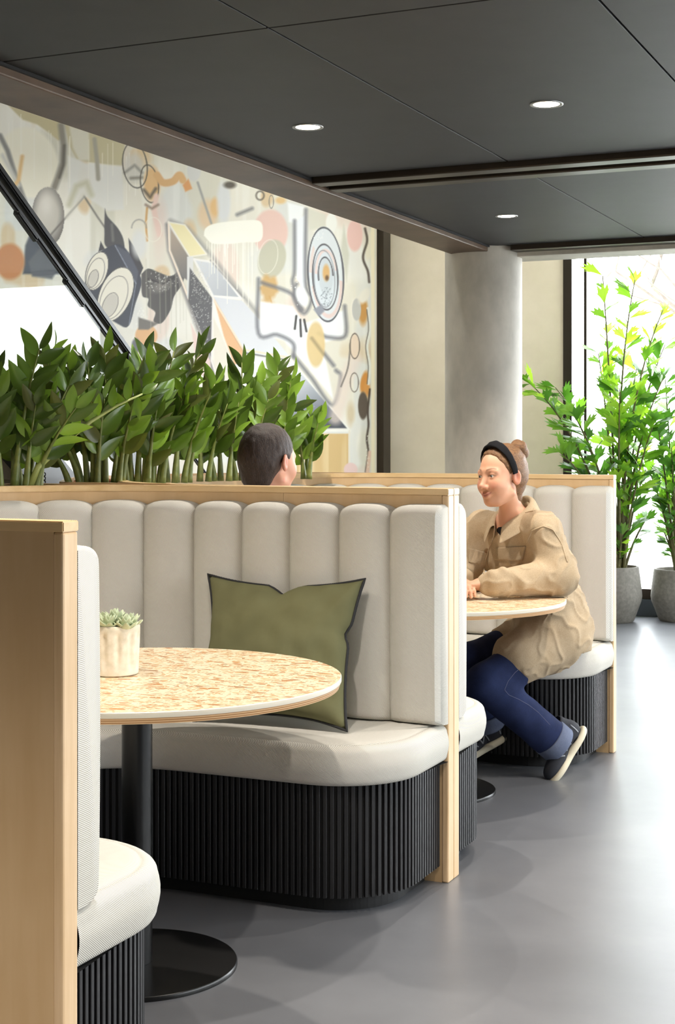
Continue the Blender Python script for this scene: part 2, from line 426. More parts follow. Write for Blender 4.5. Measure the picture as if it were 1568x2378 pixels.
# outside: paving and bare trees, burnt out by the daylight
struct(box('ground', -16, 22, YF+.1, 40, -.2, -.03, M['ground']))
struct(box('ground_side', XR+.2, 22, -8, YF+.1, -.2, -.03, M['ground']))
bark = mottled('grey_bark', (104, 96, 88), (14, 14, 14), .9, 10)
def bare_tree(x, y, h, seed, label):
    r = random.Random(seed); e = empty('bare_tree', (x, y, -.03), label, 'tree', 'bare trees outside')
    V, Fc = [], []
    def grow(p, d, L, rad, lvl):
        n = 5; pts = [p]; q = p.copy(); dd = d.copy()
        for i in range(n):
            dd = (dd + Vector((r.uniform(-.12, .12), r.uniform(-.12, .12), .03))).normalized(); q = q+dd*L/n; pts.append(q.copy())
        v, f = tube(pts, [rad*(1-.5*i/n) for i in range(n+1)], 5); b = len(V); V.extend(v); Fc.extend([tuple(i+b for i in ff) for ff in f])
        if lvl:
            for k in range(4):
                s = pts[2+r.randrange(4)]; a = Vector((r.uniform(-1, 1), r.uniform(-1, 1), r.uniform(.1, .8))).normalized()
                grow(s, (a+dd*.5).normalized(), L*.62, rad*.5, lvl-1)
    grow(Vector((0, 0, 0)), Vector((0, 0, 1)), h, .09, 3)
    obj('trunk_and_branches', V, Fc, bark, e)
bare_tree(-2.2, 16.5, 3.0, 3, 'bare tree outside, nearest to the far windows')
bare_tree(-1.0, 19, 3.6, 5, 'bare tree outside, farther off behind the tall palm')
bare_tree(.8, 17.5, 3.2, 9, 'bare tree outside, rightmost beyond the glass')

# downlights on the ceiling grid
def downlight(x, y, label):
    e = empty('downlight', (x, y, CEIL), label, 'downlight', 'recessed ceiling downlights')
    V, Fc = lathe([(.046, -.001), (.056, -.004), (.06, -.003), (.06, .0)], 32, False); obj('trim_ring', V, Fc, M['steel'], e, True)
    V, Fc = lathe([(.0, -.0015), (.047, -.0015)], 32, False); o = obj('lit_diffuser', V, Fc, M['lamp'], e)
    spot('downlight_lamp', (0, 0, -.012), LAMP, e)
LAMP = 112
names = {(0, 2): 'lit round downlight in the dark ceiling, nearest the mural beam', (1, 2): 'lit round downlight in the dark ceiling, nearest the top right corner',
         (0, 3): 'small lit downlight in the ceiling beyond the bronze track'}
for i, x in enumerate((-2.457, -1.512, -.565, .38)):
    for j, y in enumerate((.33, 2.75, 5.175, 7.655)):
        if (i == 3 and j == 0) or (i == 1 and j == 3): continue
        downlight(x, y, names.get((i, j), 'round downlight in the charcoal ceiling beyond the edge of the picture'))

# ------------------------------------------------------------------ booths
Y0, PITCH, XP, TW, DH = 2.26, 2.085, -1.564, .049, 1.205
YC = PITCH/2; HB = YC-TW
def superell(xc, rx, ry, n, m=90):
    th = np.linspace(PI/2, -PI/2, m)
    c, s = np.cos(th), np.sin(th)
    return np.stack([xc-rx*np.abs(c)**(2/n), YC+ry*np.sign(s)*np.abs(s)**(2/n)], 1)
def upath(x_end, xc, rx, ry, n, m=90):
    e = superell(xc, rx, ry, n, m)
    return np.vstack([[(x_end, YC+ry)], e, [(x_end, YC-ry)]])
BACK, _s = resample(upath(XP, -2.2, .95, HB, 2.4), .012)           # inner face of the back panels, aisle end of far arm first
NB = normals2(BACK)
if NB[0, 1] > 0: NB = -NB                                       # point into the booth
def inner(P, d):
    return P
def build_booth():
    e = empty('booth_seat', (0, Y0, 0), '', 'booth')
    # panels: far arm, curved back, near arm
    i0 = int(np.argmax(BACK[:, 0] < -2.12)); i1 = len(BACK)-i0
    for nm, a, b in (('arm_panel', 2, i0), ('back_panel', i0, i1), ('arm_panel', i1, len(BACK)-2)):
        P, N = BACK[a:b], NB[a:b]
        V, Fc = sweep_rect(P[:: (1 if nm == 'back_panel' else max(1, len(P)//3))], -.002, -TW+.003, 0, DH-.02, N[::(1 if nm == 'back_panel' else max(1, len(P)//3))])
        if nm == 'arm_panel':
            x0, x1 = BACK[i0, 0]+.0012, XP-.022; y = P[0, 1]; s = N[0, 1]
            o = box(nm, x0, x1, min(y-s*.002, y-s*(TW-.003)), max(y-s*.002, y-s*(TW-.003)), 0, DH-.02, M['birch'], e)
        else:
            o = obj(nm, V, Fc, M['birch'], e); fix_normals(o.data); smooth_by_angle(o.data, 30)
    for s in (1, -1):
        y0 = YC+s*HB; y1 = YC+s*(HB+TW)
        box('end_post', XP-.022, XP, min(y0, y1)+.0004, max(y0, y1)-.0004, 0, DH-.02, M['birch_edge'], e, .0045)
    P = BACK; V, Fc = sweep_rect(P, .002, -TW+.0006, DH-.02, DH, NB)
    o = obj('cap_rail', V, Fc, M['birch_cap'], e); fix_normals(o.data)
    bm = bmesh.new(); bm.from_mesh(o.data)
    es = [x for x in bm.edges if len(x.link_faces) == 2 and x.calc_face_angle(0) > 1.0]
    bmesh.ops.bevel(bm, geom=es, offset=.002, segments=2, affect='EDGES'); bm.to_mesh(o.data); bm.free(); smooth_by_angle(o.data, 50)
    # upholstered back channels
    Pb = BACK.copy(); L = np.r_[0, np.cumsum(np.linalg.norm(np.diff(Pb, axis=0), axis=1))]
    off = .05; mid = Pb+NB*off; Lm = np.r_[0, np.cumsum(np.linalg.norm(np.diff(mid, axis=0), axis=1))]
    nch = int(round(Lm[-1]/.171)); w = Lm[-1]/nch
    zb, zt = .487, 1.158
    for c in range(nch):
        ns = 15; V, UV = [], []
        first, last = c == 0, c == nch-1
        prof = []
        # profile (depth fraction, z fraction) round from bottom-back to top-back
        for a in np.linspace(0, 1, 7): prof.append((np.sin(a*PI/2)**.8, .035*(1-np.cos(a*PI/2))))
        for a in np.linspace(.06, .93, 12): prof.append((1+.06*np.sin(a*PI), a))
        for a in np.linspace(0, 1, 9): prof.append((np.cos(a*PI/2)**.7, .945+.055*np.sin(a*PI/2)))
        for i in range(ns):
            f = i/(ns-1); s = c*w+f*w
            s = min(max(s, .001), Lm[-1]-.001)
            x = abs(2*f-1)
            ends = (first and f < .5) or (last and f > .5)
            puff = 1-(x**2.6)*.36 if not ends else (1-.22*max(0, (x-.86)/.14)**2)
            zdip = (.016*x**3 if not ends else .010*max(0, (x-.8)/.2)**2)
            bx, by = np.interp(s, Lm, Pb[:, 0]), np.interp(s, Lm, Pb[:, 1])
            nx, ny = np.interp(s, Lm, NB[:, 0]), np.interp(s, Lm, NB[:, 1]); q = math.hypot(nx, ny); nx /= q; ny /= q
            pd = None; pz = 0; vacc = 0
            for (d, zf) in prof:
                dep = .086*d*puff; z = zb+(zt-zdip-zb)*zf
                V.append((bx+nx*dep, by+ny*dep, z))
                if pd is not None: vacc += math.hypot(dep-pd, z-pz)
                pd, pz = dep, z; UV.append((s, z+max(0, (.086*puff-dep) if zf > .9 else 0)))
        m = len(prof); Fc = []
        for i in range(ns-1):
            for k in range(m-1): Fc.append((i*m+k, (i+1)*m+k, (i+1)*m+k+1, i*m+k+1))
        Fc.append(tuple(range(m-1, -1, -1))); Fc.append(tuple(range((ns-1)*m, ns*m)))
        o = obj('back_channel', V, Fc, M['fabric'], e, True, UV); fix_normals(o.data); smooth_by_angle(o.data, 55)
    # seat: plan of the front edge
    XE = -1.59; HI = .545-.0; R = .24
    def frontpath(grow, zpad=0):
        xe = XE+grow; hi = HI-grow; r = R+grow*.6
        pts = [(xe, YC+HB)]
        for a in np.linspace(0, PI/2, 14):
            pts.append((xe-r+r*math.cos(a), YC+hi+r-r*math.sin(a)))
        pts += list(map(tuple, superell(-2.24, .42-grow, hi, 2.3, 60)))
        for a in np.linspace(PI/2, 0, 14):
            pts.append((xe-r+r*math.cos(a), YC-hi-r+r*math.sin(a)))
        pts.append((xe, YC-HB))
        return np.array(pts)
    # slatted base
    P0, s0 = resample(frontpath(-.010), .006); N0 = normals2(P0)
    if N0[0, 0] < 0: N0 = -N0                                   # outward from the bench
    inset = P0-N0*0.0
    def solid(P, z0, z1, nm, mat):
        # wall from the front path back to the back panels
        n = len(P); B, _ = resample(BACK, n=n)
        # keep the closing side just inside the panels
        V = [];
        for i in range(n):
            V += [(P[i, 0], P[i, 1], z0), (P[i, 0], P[i, 1], z1)]
        Fc = [(2*i, 2*i+2, 2*i+3, 2*i+1) for i in range(n-1)]
        o = obj(nm, V, Fc, mat, e); return o
    Pc, _ = resample(frontpath(-.010), .012)
    Nc = normals2(Pc); Nc = Nc if Nc[0, 0] > 0 else -Nc
    V, Fc = sweep_rect(Pc, 0, -.018, .055, .372, Nc); o = obj('base_carcass', V, Fc, M['black'], e); fix_normals(o.data)
    Pp, _ = resample(frontpath(-.052), .012)
    Np = normals2(Pp); Np = Np if Np[0, 0] > 0 else -Np
    V, Fc = sweep_rect(Pp, 0, -.018, 0, .056, Np); o = obj('plinth', V, Fc, M['black'], e); fix_normals(o.data)
    slat = boxmesh('slat', 0, .0095, -.0056, .0056, .05, .374, M['black_slat'], .0012, 1)
    npitch = int(s0[-1]/.0195)
    for k in range(npitch):
        s = (k+.5)*s0[-1]/npitch
        x, y = np.interp(s, s0, P0[:, 0]), np.interp(s, s0, P0[:, 1])
        nx, ny = np.interp(s, s0, N0[:, 0]), np.interp(s, s0, N0[:, 1])
        o = link('slat', slat, e); o.location = (x, y, 0); o.rotation_euler = (0, 0, math.atan2(ny, nx))
    # seat cushion
    Pf, sf = resample(frontpath(.022), .012); Nf = normals2(Pf)
    if Nf[0, 0] < 0: Nf = -Nf
    n = len(Pf)
    # closest progress on the back path: the straight noses fan from the back corner
    frac = np.clip((sf-.40)/(sf[-1]-.80), 0, 1)
    Lb = np.r_[0, np.cumsum(np.linalg.norm(np.diff(BACK, axis=0), axis=1))]
    Bx = np.interp(frac*Lb[-1], Lb, BACK[:, 0]); By = np.interp(frac*Lb[-1], Lb, BACK[:, 1])
    z0, z1 = .372, .492; V, UV = [], []
    prof = []           # (inset from front edge, z, is_front)
    for a in np.linspace(0, 1, 5): prof.append((.020*(1-math.sin(a*PI/2)), z0+.022*(1-math.cos(a*PI/2)), 1))
    for a in np.linspace(.2, .8, 4): prof.append((-.006*math.sin(a*PI), z0+.022+(z1-z0-.052)*a, 1))
    for a in np.linspace(0, 1, 6): prof.append((.030*(1-math.cos(a*PI/2)), z1-.030+.024*math.sin(a*PI/2), 1))
    prof += [(.034, z1-.0075, 0), (.038, z1-.005, 0), (.06, z1-.001, 0), (.12, z1+.001, 0)]
    m = len(prof)+1
    for i in range(n):
        edge = min(sf[i], sf[-1]-sf[i]); sq = min(1, edge/.02)
        for (ins, z, fr) in prof:
            p = Pf[i]-Nf[i]*ins
            # keep nose inset points from crossing the panel line
            p = (p[0], min(max(p[1], YC-HB+.001), YC+HB-.001))
            V.append((p[0], p[1], z)); UV.append((sf[i], z) if fr else (p[0], p[1]))
        V.append((Bx[i], By[i], z1-.002)); UV.append((Bx[i], By[i]))
    Fc = []
    for i in range(n-1):
        for k in range(m-1): Fc.append((i*m+k, (i+1)*m+k, (i+1)*m+k+1, i*m+k+1))
    o = obj('seat_cushion', V, Fc, M['fabric'], e, True, UV); fix_normals(o.data); smooth_by_angle(o.data, 60)
    # make sure the top faces up
    me = o.data; zsum = sum(p.normal.z*p.area for p in me.polygons if p.center.z > z1-.004)
    if zsum < 0: me.flip_normals()
    # underside of the seat so that it is closed
    V = [];
    for i in range(n):
        p = Pf[i]-Nf[i]*.02; V += [(p[0], min(max(p[1], YC-HB+.001), YC+HB-.001), z0), (Bx[i], By[i], z0)]
    obj('seat_board', V, [(2*i, 2*i+1, 2*i+3, 2*i+2) for i in range(n-1)], M['black'], e)
    return e
booth = build_booth()
booth['label'] = 'near curved booth seat with cream channelled back and green cushion on it'
booth['group'] = 'curved booth seats'
booth_b = copy_tree(booth); booth_b.location.y = Y0+PITCH
booth_b['label'] = 'far curved booth seat where the woman in the beige jacket sits'

# tables
TX, TY = -2.05, 3.292
EDGE = new_mat('cream_terrazzo_edge', (234, 226, 208), .35)
def build_table(x, y, label):
    e = empty('pedestal_table', (x, y, 0), label, 'table', 'round terrazzo tables')
    R = .527
    V, Fc = lathe([(R-.001, .7335), (R, .735), (R, .7455), (R-.0015, .747)], 128); o = obj('terrazzo_top', V, Fc, M['terrazzo'], e); o.data.materials.append(EDGE)
    for p_ in o.data.polygons: p_.material_index = 0 if abs(p_.normal.z) > .9 else 1
    smooth_by_angle(o.data)
    V, Fc = lathe([(R-.03, .7185), (R-.006, .7195), (R-.001, .7335)], 128); o = obj('plywood_edge', V, Fc, M['ply'], e); smooth_by_angle(o.data)
    V, Fc = lathe([(.0395, .013), (.0395, .7185)], 40); o = obj('column', V, Fc, M['black_steel'], e); smooth_by_angle(o.data)
    V, Fc = lathe([(.258, 0), (.2585, .002), (.2585, .0095), (.256, .0125)], 96); o = obj('base_plate', V, Fc, M['black_steel'], e); smooth_by_angle(o.data)
    return e
build_table(TX, TY, 'near round cream terrazzo table on a black pedestal with the potted succulent')
build_table(TX, TY+PITCH+.03, 'far round terrazzo table the woman leans on')

# scatter cushion, leaning on the far arm of the near booth
def scatter_cushion():
    c00, c10 = on_y(448, 1690, 3.98), on_y(806, 1712, 4.0)
    c01, c11 = on_y(483, 1350, 4.165), on_y(848, 1362, 4.165)
    e = empty('scatter_cushion', ((c00.x+c10.x)/2, 4.0, .49), 'olive green square cushion with black piping leaning on the booth back', 'cushion')
    O = Vector(e.location); n = 33
    nor = ((c10-c00).cross(c01-c00)).normalized()
    if nor.y > 0: nor = -nor
    rr = random.Random(4)
    def P(i, j, side):
        u, v = i/(n-1), j/(n-1)
        # edges bow inwards between the pointed corners
        bu = (.075 if u < .5 else .055)*(1-(2*v-1)**2)**.9 + (.03*math.exp(-((v-.62)/.05)**2) if u > .5 else 0); bv = .07*(1-(2*u-1)**2)**.9
        if v > .5 and abs(u-.52) < .12: bv += .075*(1-abs(u-.52)/.12)**1.3          # dent chopped into the top edge
        U = u+(.5-u)*2*bu*abs(2*u-1)**1.5*1.0; Vv = v+(.5-v)*2*bv*abs(2*v-1)**1.5*1.0
        p = c00*(1-U)*(1-Vv)+c10*U*(1-Vv)+c01*(1-U)*Vv+c11*U*Vv
        q = (max(0, 1-(2*u-1)**2)*max(0, 1-(2*v-1)**2))
        th = .085*q**.42 if q > 0 else 0
        wr = .016*noise.noise(Vector((u*4.0, v*4.0, side*3.1)))*min(1, q*6) + .010*noise.noise(Vector((u*11, v*7, side*9.1)))*min(1, q*8)
        cw = (abs(2*u-1)*abs(2*v-1))
        wr += .010*math.sin(26*(u-v))*cw**3*min(1, q*12) + .010*math.sin(26*(u+v))*cw**3*min(1, q*12)
        return p + nor*(side*(th)+(wr if side > 0 else 0)) + Vector((0, 0, -.012*max(0, (abs(2*u-1)-.6))*(1-v)))
    V, Fc = [], []
    for side in (1, -1):
        b = len(V)
        for j in range(n):
            for i in range(n): V.append(P(i, j, side)-O)
        for j in range(n-1):
            for i in range(n-1):
                q = (b+j*n+i, b+j*n+i+1, b+(j+1)*n+i+1, b+(j+1)*n+i); Fc.append(q if side > 0 else q[::-1])
    me = mkmesh('cover', V, Fc, M['pillow'], True)
    bm = bmesh.new(); bm.from_mesh(me); bmesh.ops.remove_doubles(bm, verts=bm.verts[:], dist=.0004)
    bmesh.ops.recalc_face_normals(bm, faces=bm.faces[:]); bm.to_mesh(me); bm.free()
    me.polygons.foreach_set('use_smooth', [True]*len(me.polygons))
    # slide the whole cushion so that its lowest point rests on the seat and it just clears the back
    dz = .4925-(min(v.co.z for v in me.vertices)+O.z); ymax = max((v.co.y+O.y) for v in me.vertices); dy = min(0, 4.205-ymax)
    for v in me.vertices: v.co.z += dz; v.co.y += dy
    link('cover', me, e)
    loop = [(i, 0) for i in range(n)]+[(n-1, j) for j in range(1, n)]+[(i, n-1) for i in range(n-2, -1, -1)]+[(0, j) for j in range(n-2, 0, -1)]
    pts = [P(i, j, 0)-O+Vector((0, dy, dz)) for i, j in loop]; pts += [pts[0]]
    V, Fc = tube(pts, .0048, 7, False); obj('piping', V, Fc, M['piping'], e, True)
scatter_cushion()

# succulent in a fluted pot on the near table
def succulent():
    p = W(266, 1500, 3.87); e = empty('potted_succulent', (p.x, p.y, .747), 'small pale succulent in a white fluted pot on the near table', 'plant')
    n = 120; V, Fc = [], []
    prof = [(.0, 0), (.056, 0), (.0615, .004), (.064, .03), (.0655, .07), (.066, .110), (.066, .126), (.0645, .130), (.060, .130), (.0585, .125), (.058, .108)]
    for r, z in prof:
        for i in range(n):
            a = 2*PI*i/n; fl = 0
            if .012 < z < .118 and r > .0605:
                k = (a*11/(2*PI)) % 1; env = min(1, (z-.012)/.03)*min(1, max(0, (.116-z)/.012))
                fl = -.0052*env*max(0, 1-abs(2*k-1)*1.6)
            V.append(((r+fl)*math.cos(a), (r+fl)*math.sin(a), z))
    # denser rings for the flutes
    rings = [(.0615, .004)]+[(.0615+.0045*min(1, z/.11), z) for z in np.linspace(.012, .118, 22)]
    prof2 = [(.0, 0), (.056, 0)]+rings+[(.066, .126), (.0645, .130), (.060, .130), (.0585, .125), (.058, .108)]
    V = []
    for r, z in prof2:
        for i in range(n):
            a = 2*PI*i/n; fl = 0
            if .012 < z < .118 and r > .0605:
                k = (a*11/(2*PI)) % 1; env = min(1, (z-.012)/.03)*min(1, max(0, (.116-z)/.014))
                fl = -.006*env*max(0, 1-abs(2*k-1)*1.7)
            V.append(((r+fl)*math.cos(a), (r+fl)*math.sin(a), z))
    for j in range(len(prof2)-1):
        for i in range(n):
            k = (i+1) % n; Fc.append((j*n+i, j*n+k, (j+1)*n+k, (j+1)*n+i))
    o = obj('pot', V, Fc, M['pot_white'], e); smooth_by_angle(o.data, 45)
    V, Fc = lathe([(0, .112), (.0585, .112)], 32, False); obj('soil', V, Fc, M['soil'], e)
    # leaf: thick pointed spoon
    V, Fc = [], []; nl, nw = 9, 9
    for i in range(nl):
        t = i/(nl-1); w = .55*math.sin(PI*min(1, t**.8*.93+.03))**.8*(1-.25*t) if t < 1 else 0
        for k in range(nw):
            a = 2*PI*k/nw; V.append((t, w*.62*math.cos(a), .10*math.sin(a)*(1-t*.6)*(1 if w > 0 else 0)+.22*t*t))
    for i in range(nl-1):
        for k in range(nw):
            m2 = (k+1) % nw; Fc.append((i*nw+k, i*nw+m2, (i+1)*nw+m2, (i+1)*nw+k))
    leaf = mkmesh('leaf', V, Fc, M['succulent'], True); rr = random.Random(2)
    for (cx, cy, sc) in ((0, 0, 1.25), (.040, .014, 1.0), (-.040, .006, 1.0), (.008, -.042, 1.05), (-.012, .042, .95), (.050, -.026, .95)):
        for ring, (cnt, el, L) in enumerate(((7, 18, .040), (7, 38, .034), (6, 58, .026), (4, 76, .017))):
            for k in range(cnt):
                a = 2*PI*(k+.5*ring)/cnt+rr.uniform(-.15, .15); o = link('leaf', leaf, e); L2 = L*sc*rr.uniform(.9, 1.1)
                o.matrix_local = Matrix.Translation((cx, cy, .122+.006*ring*sc)) @ Matrix.Rotation(a, 4, 'Z') @ Matrix.Rotation(-math.radians(el+rr.uniform(-6, 6)), 4, 'Y') @ Matrix.Diagonal((L2, L2, L2, 1))
succulent()

# ------------------------------------------------------------------ painted mural on the stair wall
def build_mural():
    XF = XM+.006
    def col_y(px): t = (px-CX)/F; v = XF/(t*CA-SA); return v*(t*SA+CA)
    yl = col_y(-60)
    Ys = np.r_[np.linspace(1.0, yl, 60)[:-1], [col_y(p) for p in np.arange(-60, 873, 1.75)]]
    Zs = np.r_[np.linspace(0.02, 1.0, 24)[:-1], np.arange(1.0, 3.2, .0054), np.linspace(3.2, 5.8, 40)]
    ny, nz = len(Ys), len(Zs)
    Yg, Zg = np.meshgrid(Ys, Zs); Yg, Zg = Yg.ravel(), Zg.ravel()
    u = XF*CA+Yg*SA; v = -XF*SA+Yg*CA
    X = CX+F*u/v; Y = HZ+F*(HC-Zg)/v                 # artwork laid out on the wall, in the units it was measured in
    N = len(X); C = np.zeros((N, 3))
    rng = np.random.default_rng(3)
    def vn(sx, sy, seed):                            # smooth value noise
        r = np.random.default_rng(seed); T = r.random((64, 64))
        a, b = X/sx+seed*7.3, Y/sy+seed*3.1; i, j = np.floor(a).astype(int), np.floor(b).astype(int); f, g = a-i, b-j
        f = f*f*(3-2*f); g = g*g*(3-2*g); q = lambda m, n: T[(i+m) % 64, (j+n) % 64]
        return (q(0, 0)*(1-f)+q(1, 0)*f)*(1-g)+(q(0, 1)*(1-f)+q(1, 1)*f)*g
    def mix(mask, c, idx=None):
        c = np.asarray(c, float)
        if idx is None: C[:] = C*(1-mask[:, None])+c*mask[:, None]
        else: C[idx] = C[idx]*(1-mask[:, None])+c*mask[:, None]
    def bb(x0, x1, y0, y1): return np.where((X > x0) & (X < x1) & (Y > y0) & (Y < y1))[0]
    def ell(c, rx, ry, col, rot=0, soft=1.5, op=1.0, wob=0):
        m = max(rx, ry)*1.15+soft*3; k = bb(c[0]-m, c[0]+m, c[1]-m, c[1]+m)
        dx, dy = X[k]-c[0], Y[k]-c[1]; a = math.radians(rot); p, q = dx*math.cos(a)+dy*math.sin(a), -dx*math.sin(a)+dy*math.cos(a)
        rr = np.hypot(p/rx, q/ry); d = (rr-1)*min(rx, ry)
        if wob: d = d+wob*(np.sin(np.arctan2(q, p)*5+c[0])+.6*np.sin(np.arctan2(q, p)*9+c[1]))
        mix(op*np.clip(.5-d/(2*soft), 0, 1), col, k); return k, rr, p/rx, q/ry
    def ring(c, rx, ry, w, col, rot=0, soft=1.2, op=1.0, a0=None):
        m = max(rx, ry)*1.1+w+soft*3; k = bb(c[0]-m, c[0]+m, c[1]-m, c[1]+m)
        dx, dy = X[k]-c[0], Y[k]-c[1]; a = math.radians(rot); p, q = dx*math.cos(a)+dy*math.sin(a), -dx*math.sin(a)+dy*math.cos(a)
        rr = np.hypot(p/rx, q/ry)+1e-9; rad = np.hypot(p, q)/rr; d = np.abs(rr-1)*rad-w/2
        mk = op*np.clip(.5-d/(2*soft), 0, 1)
        if a0 is not None:
            th = (np.degrees(np.arctan2(q, p)) % 360); mk = mk*((th > a0[0]) & (th < a0[1]))
        mix(mk, col, k)
    def segd(k, a, b):
        px, py = X[k]-a[0], Y[k]-a[1]; vx, vy = b[0]-a[0], b[1]-a[1]; L = vx*vx+vy*vy+1e-9
        t = np.clip((px*vx+py*vy)/L, 0, 1); return np.hypot(px-t*vx, py-t*vy)
    def stroke(P, w, col, soft=1.2, op=1.0):
        xs, ys = [p[0] for p in P], [p[1] for p in P]; m = w+soft*3+2
        k = bb(min(xs)-m, max(xs)+m, min(ys)-m, max(ys)+m)
        d = np.min([segd(k, a, b) for a, b in zip(P[:-1], P[1:])], axis=0)-w/2
        mix(op*np.clip(.5-d/(2*soft), 0, 1), col, k)
    def curve(P, n=10):
        P = [np.array(p, float) for p in P]; P = [2*P[0]-P[1]]+P+[2*P[-1]-P[-2]]; out = []
        for i in range(1, len(P)-2):
            for t in np.linspace(0, 1, n, endpoint=False):
                a, b, c, d = P[i-1:i+3]; out.append(.5*(2*b+(c-a)*t+(2*a-5*b+4*c-d)*t*t+(3*b-a-3*c+d)*t**3))
        out.append(P[-2]); return [tuple(o) for o in out]
    def poly(P, col, soft=1.2, op=1.0, grad=None):
        xs, ys = [p[0] for p in P], [p[1] for p in P]; m = soft*3+2
        k = bb(min(xs)-m, max(xs)+m, min(ys)-m, max(ys)+m); x, y = X[k], Y[k]
        ins = np.zeros(len(k), bool); Q = list(P)+[P[0]]
        for a, b in zip(Q[:-1], Q[1:]):
            if a[1] == b[1]: continue
            ins ^= ((a[1] > y) != (b[1] > y)) & (x < (b[0]-a[0])*(y-a[1])/(b[1]-a[1])+a[0])
        d = np.min([segd(k, a, b) for a, b in zip(Q[:-1], Q[1:])], axis=0); d = np.where(ins, -d, d)
        c = np.asarray(col, float)
        if grad is not None:                         # (point a, point b, colour at b)
            a, b, c2 = grad; t = np.clip(((x-a[0])*(b[0]-a[0])+(y-a[1])*(b[1]-a[1]))/((b[0]-a[0])**2+(b[1]-a[1])**2), 0, 1)
            c = c*(1-t[:, None])+np.asarray(c2, float)*t[:, None]
        mix(op*np.clip(.5-d/(2*soft), 0, 1), c, k); return k, ins
    def speckle(c, rx, ry, n, col, r=(.8, 2.0), seed=1):
        r_ = np.random.default_rng(seed)
        for _ in range(n):
            a, q = r_.random()*6.283, r_.random()**.6; s = r_.uniform(*r)
            ell((c[0]+rx*q*math.cos(a), c[1]+ry*q*math.sin(a)), s, s, col, 0, .8)
    def tr(ox, oy, s): return lambda *P: [(ox+x/s, oy+y/s) for x, y in P]
    a = tr(0, 200, 3.484); r = tr(0, 200, 1.742); b = tr(400, 400, 3.136); c = tr(400, 700, 3.136)
    a1 = lambda x, y: a((x, y))[0]; r1 = lambda x, y: r((x, y))[0]; b1 = lambda x, y: b((x, y))[0]; c1 = lambda x, y: c((x, y))[0]
    DK, GR, WH = (74, 72, 76), (150, 146, 140), (238, 236, 228)
    # ground: cream washes, khaki and grey patches, vertical brushing
    C[:] = (228, 222, 206)
    n1, n2, n3 = vn(120, 150, 1), vn(70, 190, 2), vn(9, 160, 3)
    mix(np.clip((n1-.55)*6, 0, 1)*.7, (238, 234, 224)); mix(np.clip((n2-.62)*9, 0, 1)*.6, (200, 196, 176))
    mix(np.clip((vn(90, 110, 5)-.66)*12, 0, 1)*.55, (214, 216, 216)); mix(np.clip((vn(80, 120, 8)-.74)*12, 0, 1)*.6, (226, 200, 186))
    mix(np.clip((vn(60, 90, 9)-.78)*12, 0, 1)*.6, (212, 176, 124)); mix(np.clip((n3-.6)*4, 0, 1)*.25, (244, 242, 234))
    # upper left
    poly(a((60, 150), (300, 230), (480, 290), (510, 430), (470, 440), (400, 380), (300, 310), (180, 270)), (198, 186, 148), 2)
    ell(a1(230, 620), 68, 84, (240, 234, 214), -20, 4, .9)
    poly(a((520, 300), (760, 380), (1010, 470), (985, 640), (900, 640), (700, 612), (620, 590), (560, 480)), (196, 186, 150), 2)
    poly(a((560, 320), (720, 370), (725, 600), (640, 600), (590, 500)), (222, 218, 204), 3, .8)
    poly(a((545, 560), (700, 625), (900, 640), (990, 650), (1000, 1000), (870, 1010), (700, 900), (560, 980)), (226, 224, 217), 3, .9)
    for q in range(16):
        x = 20+rng.random()*330; y = 240+x*.33+rng.random()*40; L = 30+rng.random()*120
        stroke([(x, y), (x, y+L)], .8+rng.random()*1.3, (244, 240, 228), .8, .75)
    stroke(a((495, 320), (515, 480), (510, 620), (470, 740), (440, 820)), 15, (142, 136, 124), 4)
    stroke(a((520, 480), (512, 640), (480, 740)), 5, (98, 92, 84), 3)
    stroke(a((765, 430), (785, 600), (795, 750)), 10, (166, 160, 145), 2.5)
    stroke(a((0, 400), (60, 520), (130, 740), (200, 930)), 11, (140, 138, 134), 3); stroke(a((20, 560), (150, 800)), 9, (206, 204, 196), 4)
    stroke(a((180, 570), (150, 760), (130, 790)), 9, (224, 188, 134), 3)
    stroke(a((560, 960), (620, 810), (700, 780), (740, 880)), 13, (204, 200, 176), 5)
    # sphere and crossing lines
    k, rr, p, q = ell(a1(388, 1058), 38, 69, (190, 184, 172), 0, 1.5)
    m = np.clip(1-rr, 0, 1)**.35*(rr < 1); hl = np.exp(-((p+.1)**2+(q+.52)**2)/.28)*(rr < 1)
    mix((rr < 1)*np.clip((rr-.62)*1.5+.25*np.clip(q+.25, 0, 1), 0, .75), (88, 82, 80), k); mix(hl*.75, (230, 224, 214), k)
    stroke(a((400, 1215), (680, 895)), 3.5, (112, 106, 100), 2); stroke(a((680, 890), (790, 1060), (860, 1160)), 3.5, (112, 106, 100), 2)
    stroke(a((540, 1060), (680, 880)), 9, (214, 210, 196), 4, .7)
    poly(a((185, 1520), (205, 1290), (262, 1150), (320, 1290), (420, 1400), (560, 1520)), (74, 78, 88), 3)
    ell(a1(80, 1420), 34, 42, (204, 136, 84), 0, 4); poly(a((230, 1420), (340, 1290), (480, 1470), (420, 1560), (260, 1540)), (96, 98, 104), 3)
    # spiky dark shape with pale ovals
    poly(curve(a((848, 985), (872, 1055), (955, 1150), (1000, 1245), (995, 1340), (860, 1300), (845, 1180), (848, 985))), (84, 82, 84), 1)
    stroke(a((905, 1120), (915, 1250)), 5, (122, 118, 116), 3)
    poly(a((796, 1340), (815, 1255), (850, 1320)), DK, .8); poly(a((1040, 1230), (1085, 1300), (1160, 1470), (1130, 1540), (1050, 1400)), DK, .8)
    poly(curve(r((350, 760), (372, 700), (430, 655), (482, 640), (520, 672), (560, 750), (572, 800), (548, 880), (520, 970), (470, 965), (400, 900), (345, 830), (350, 760))), (72, 74, 84), 1)
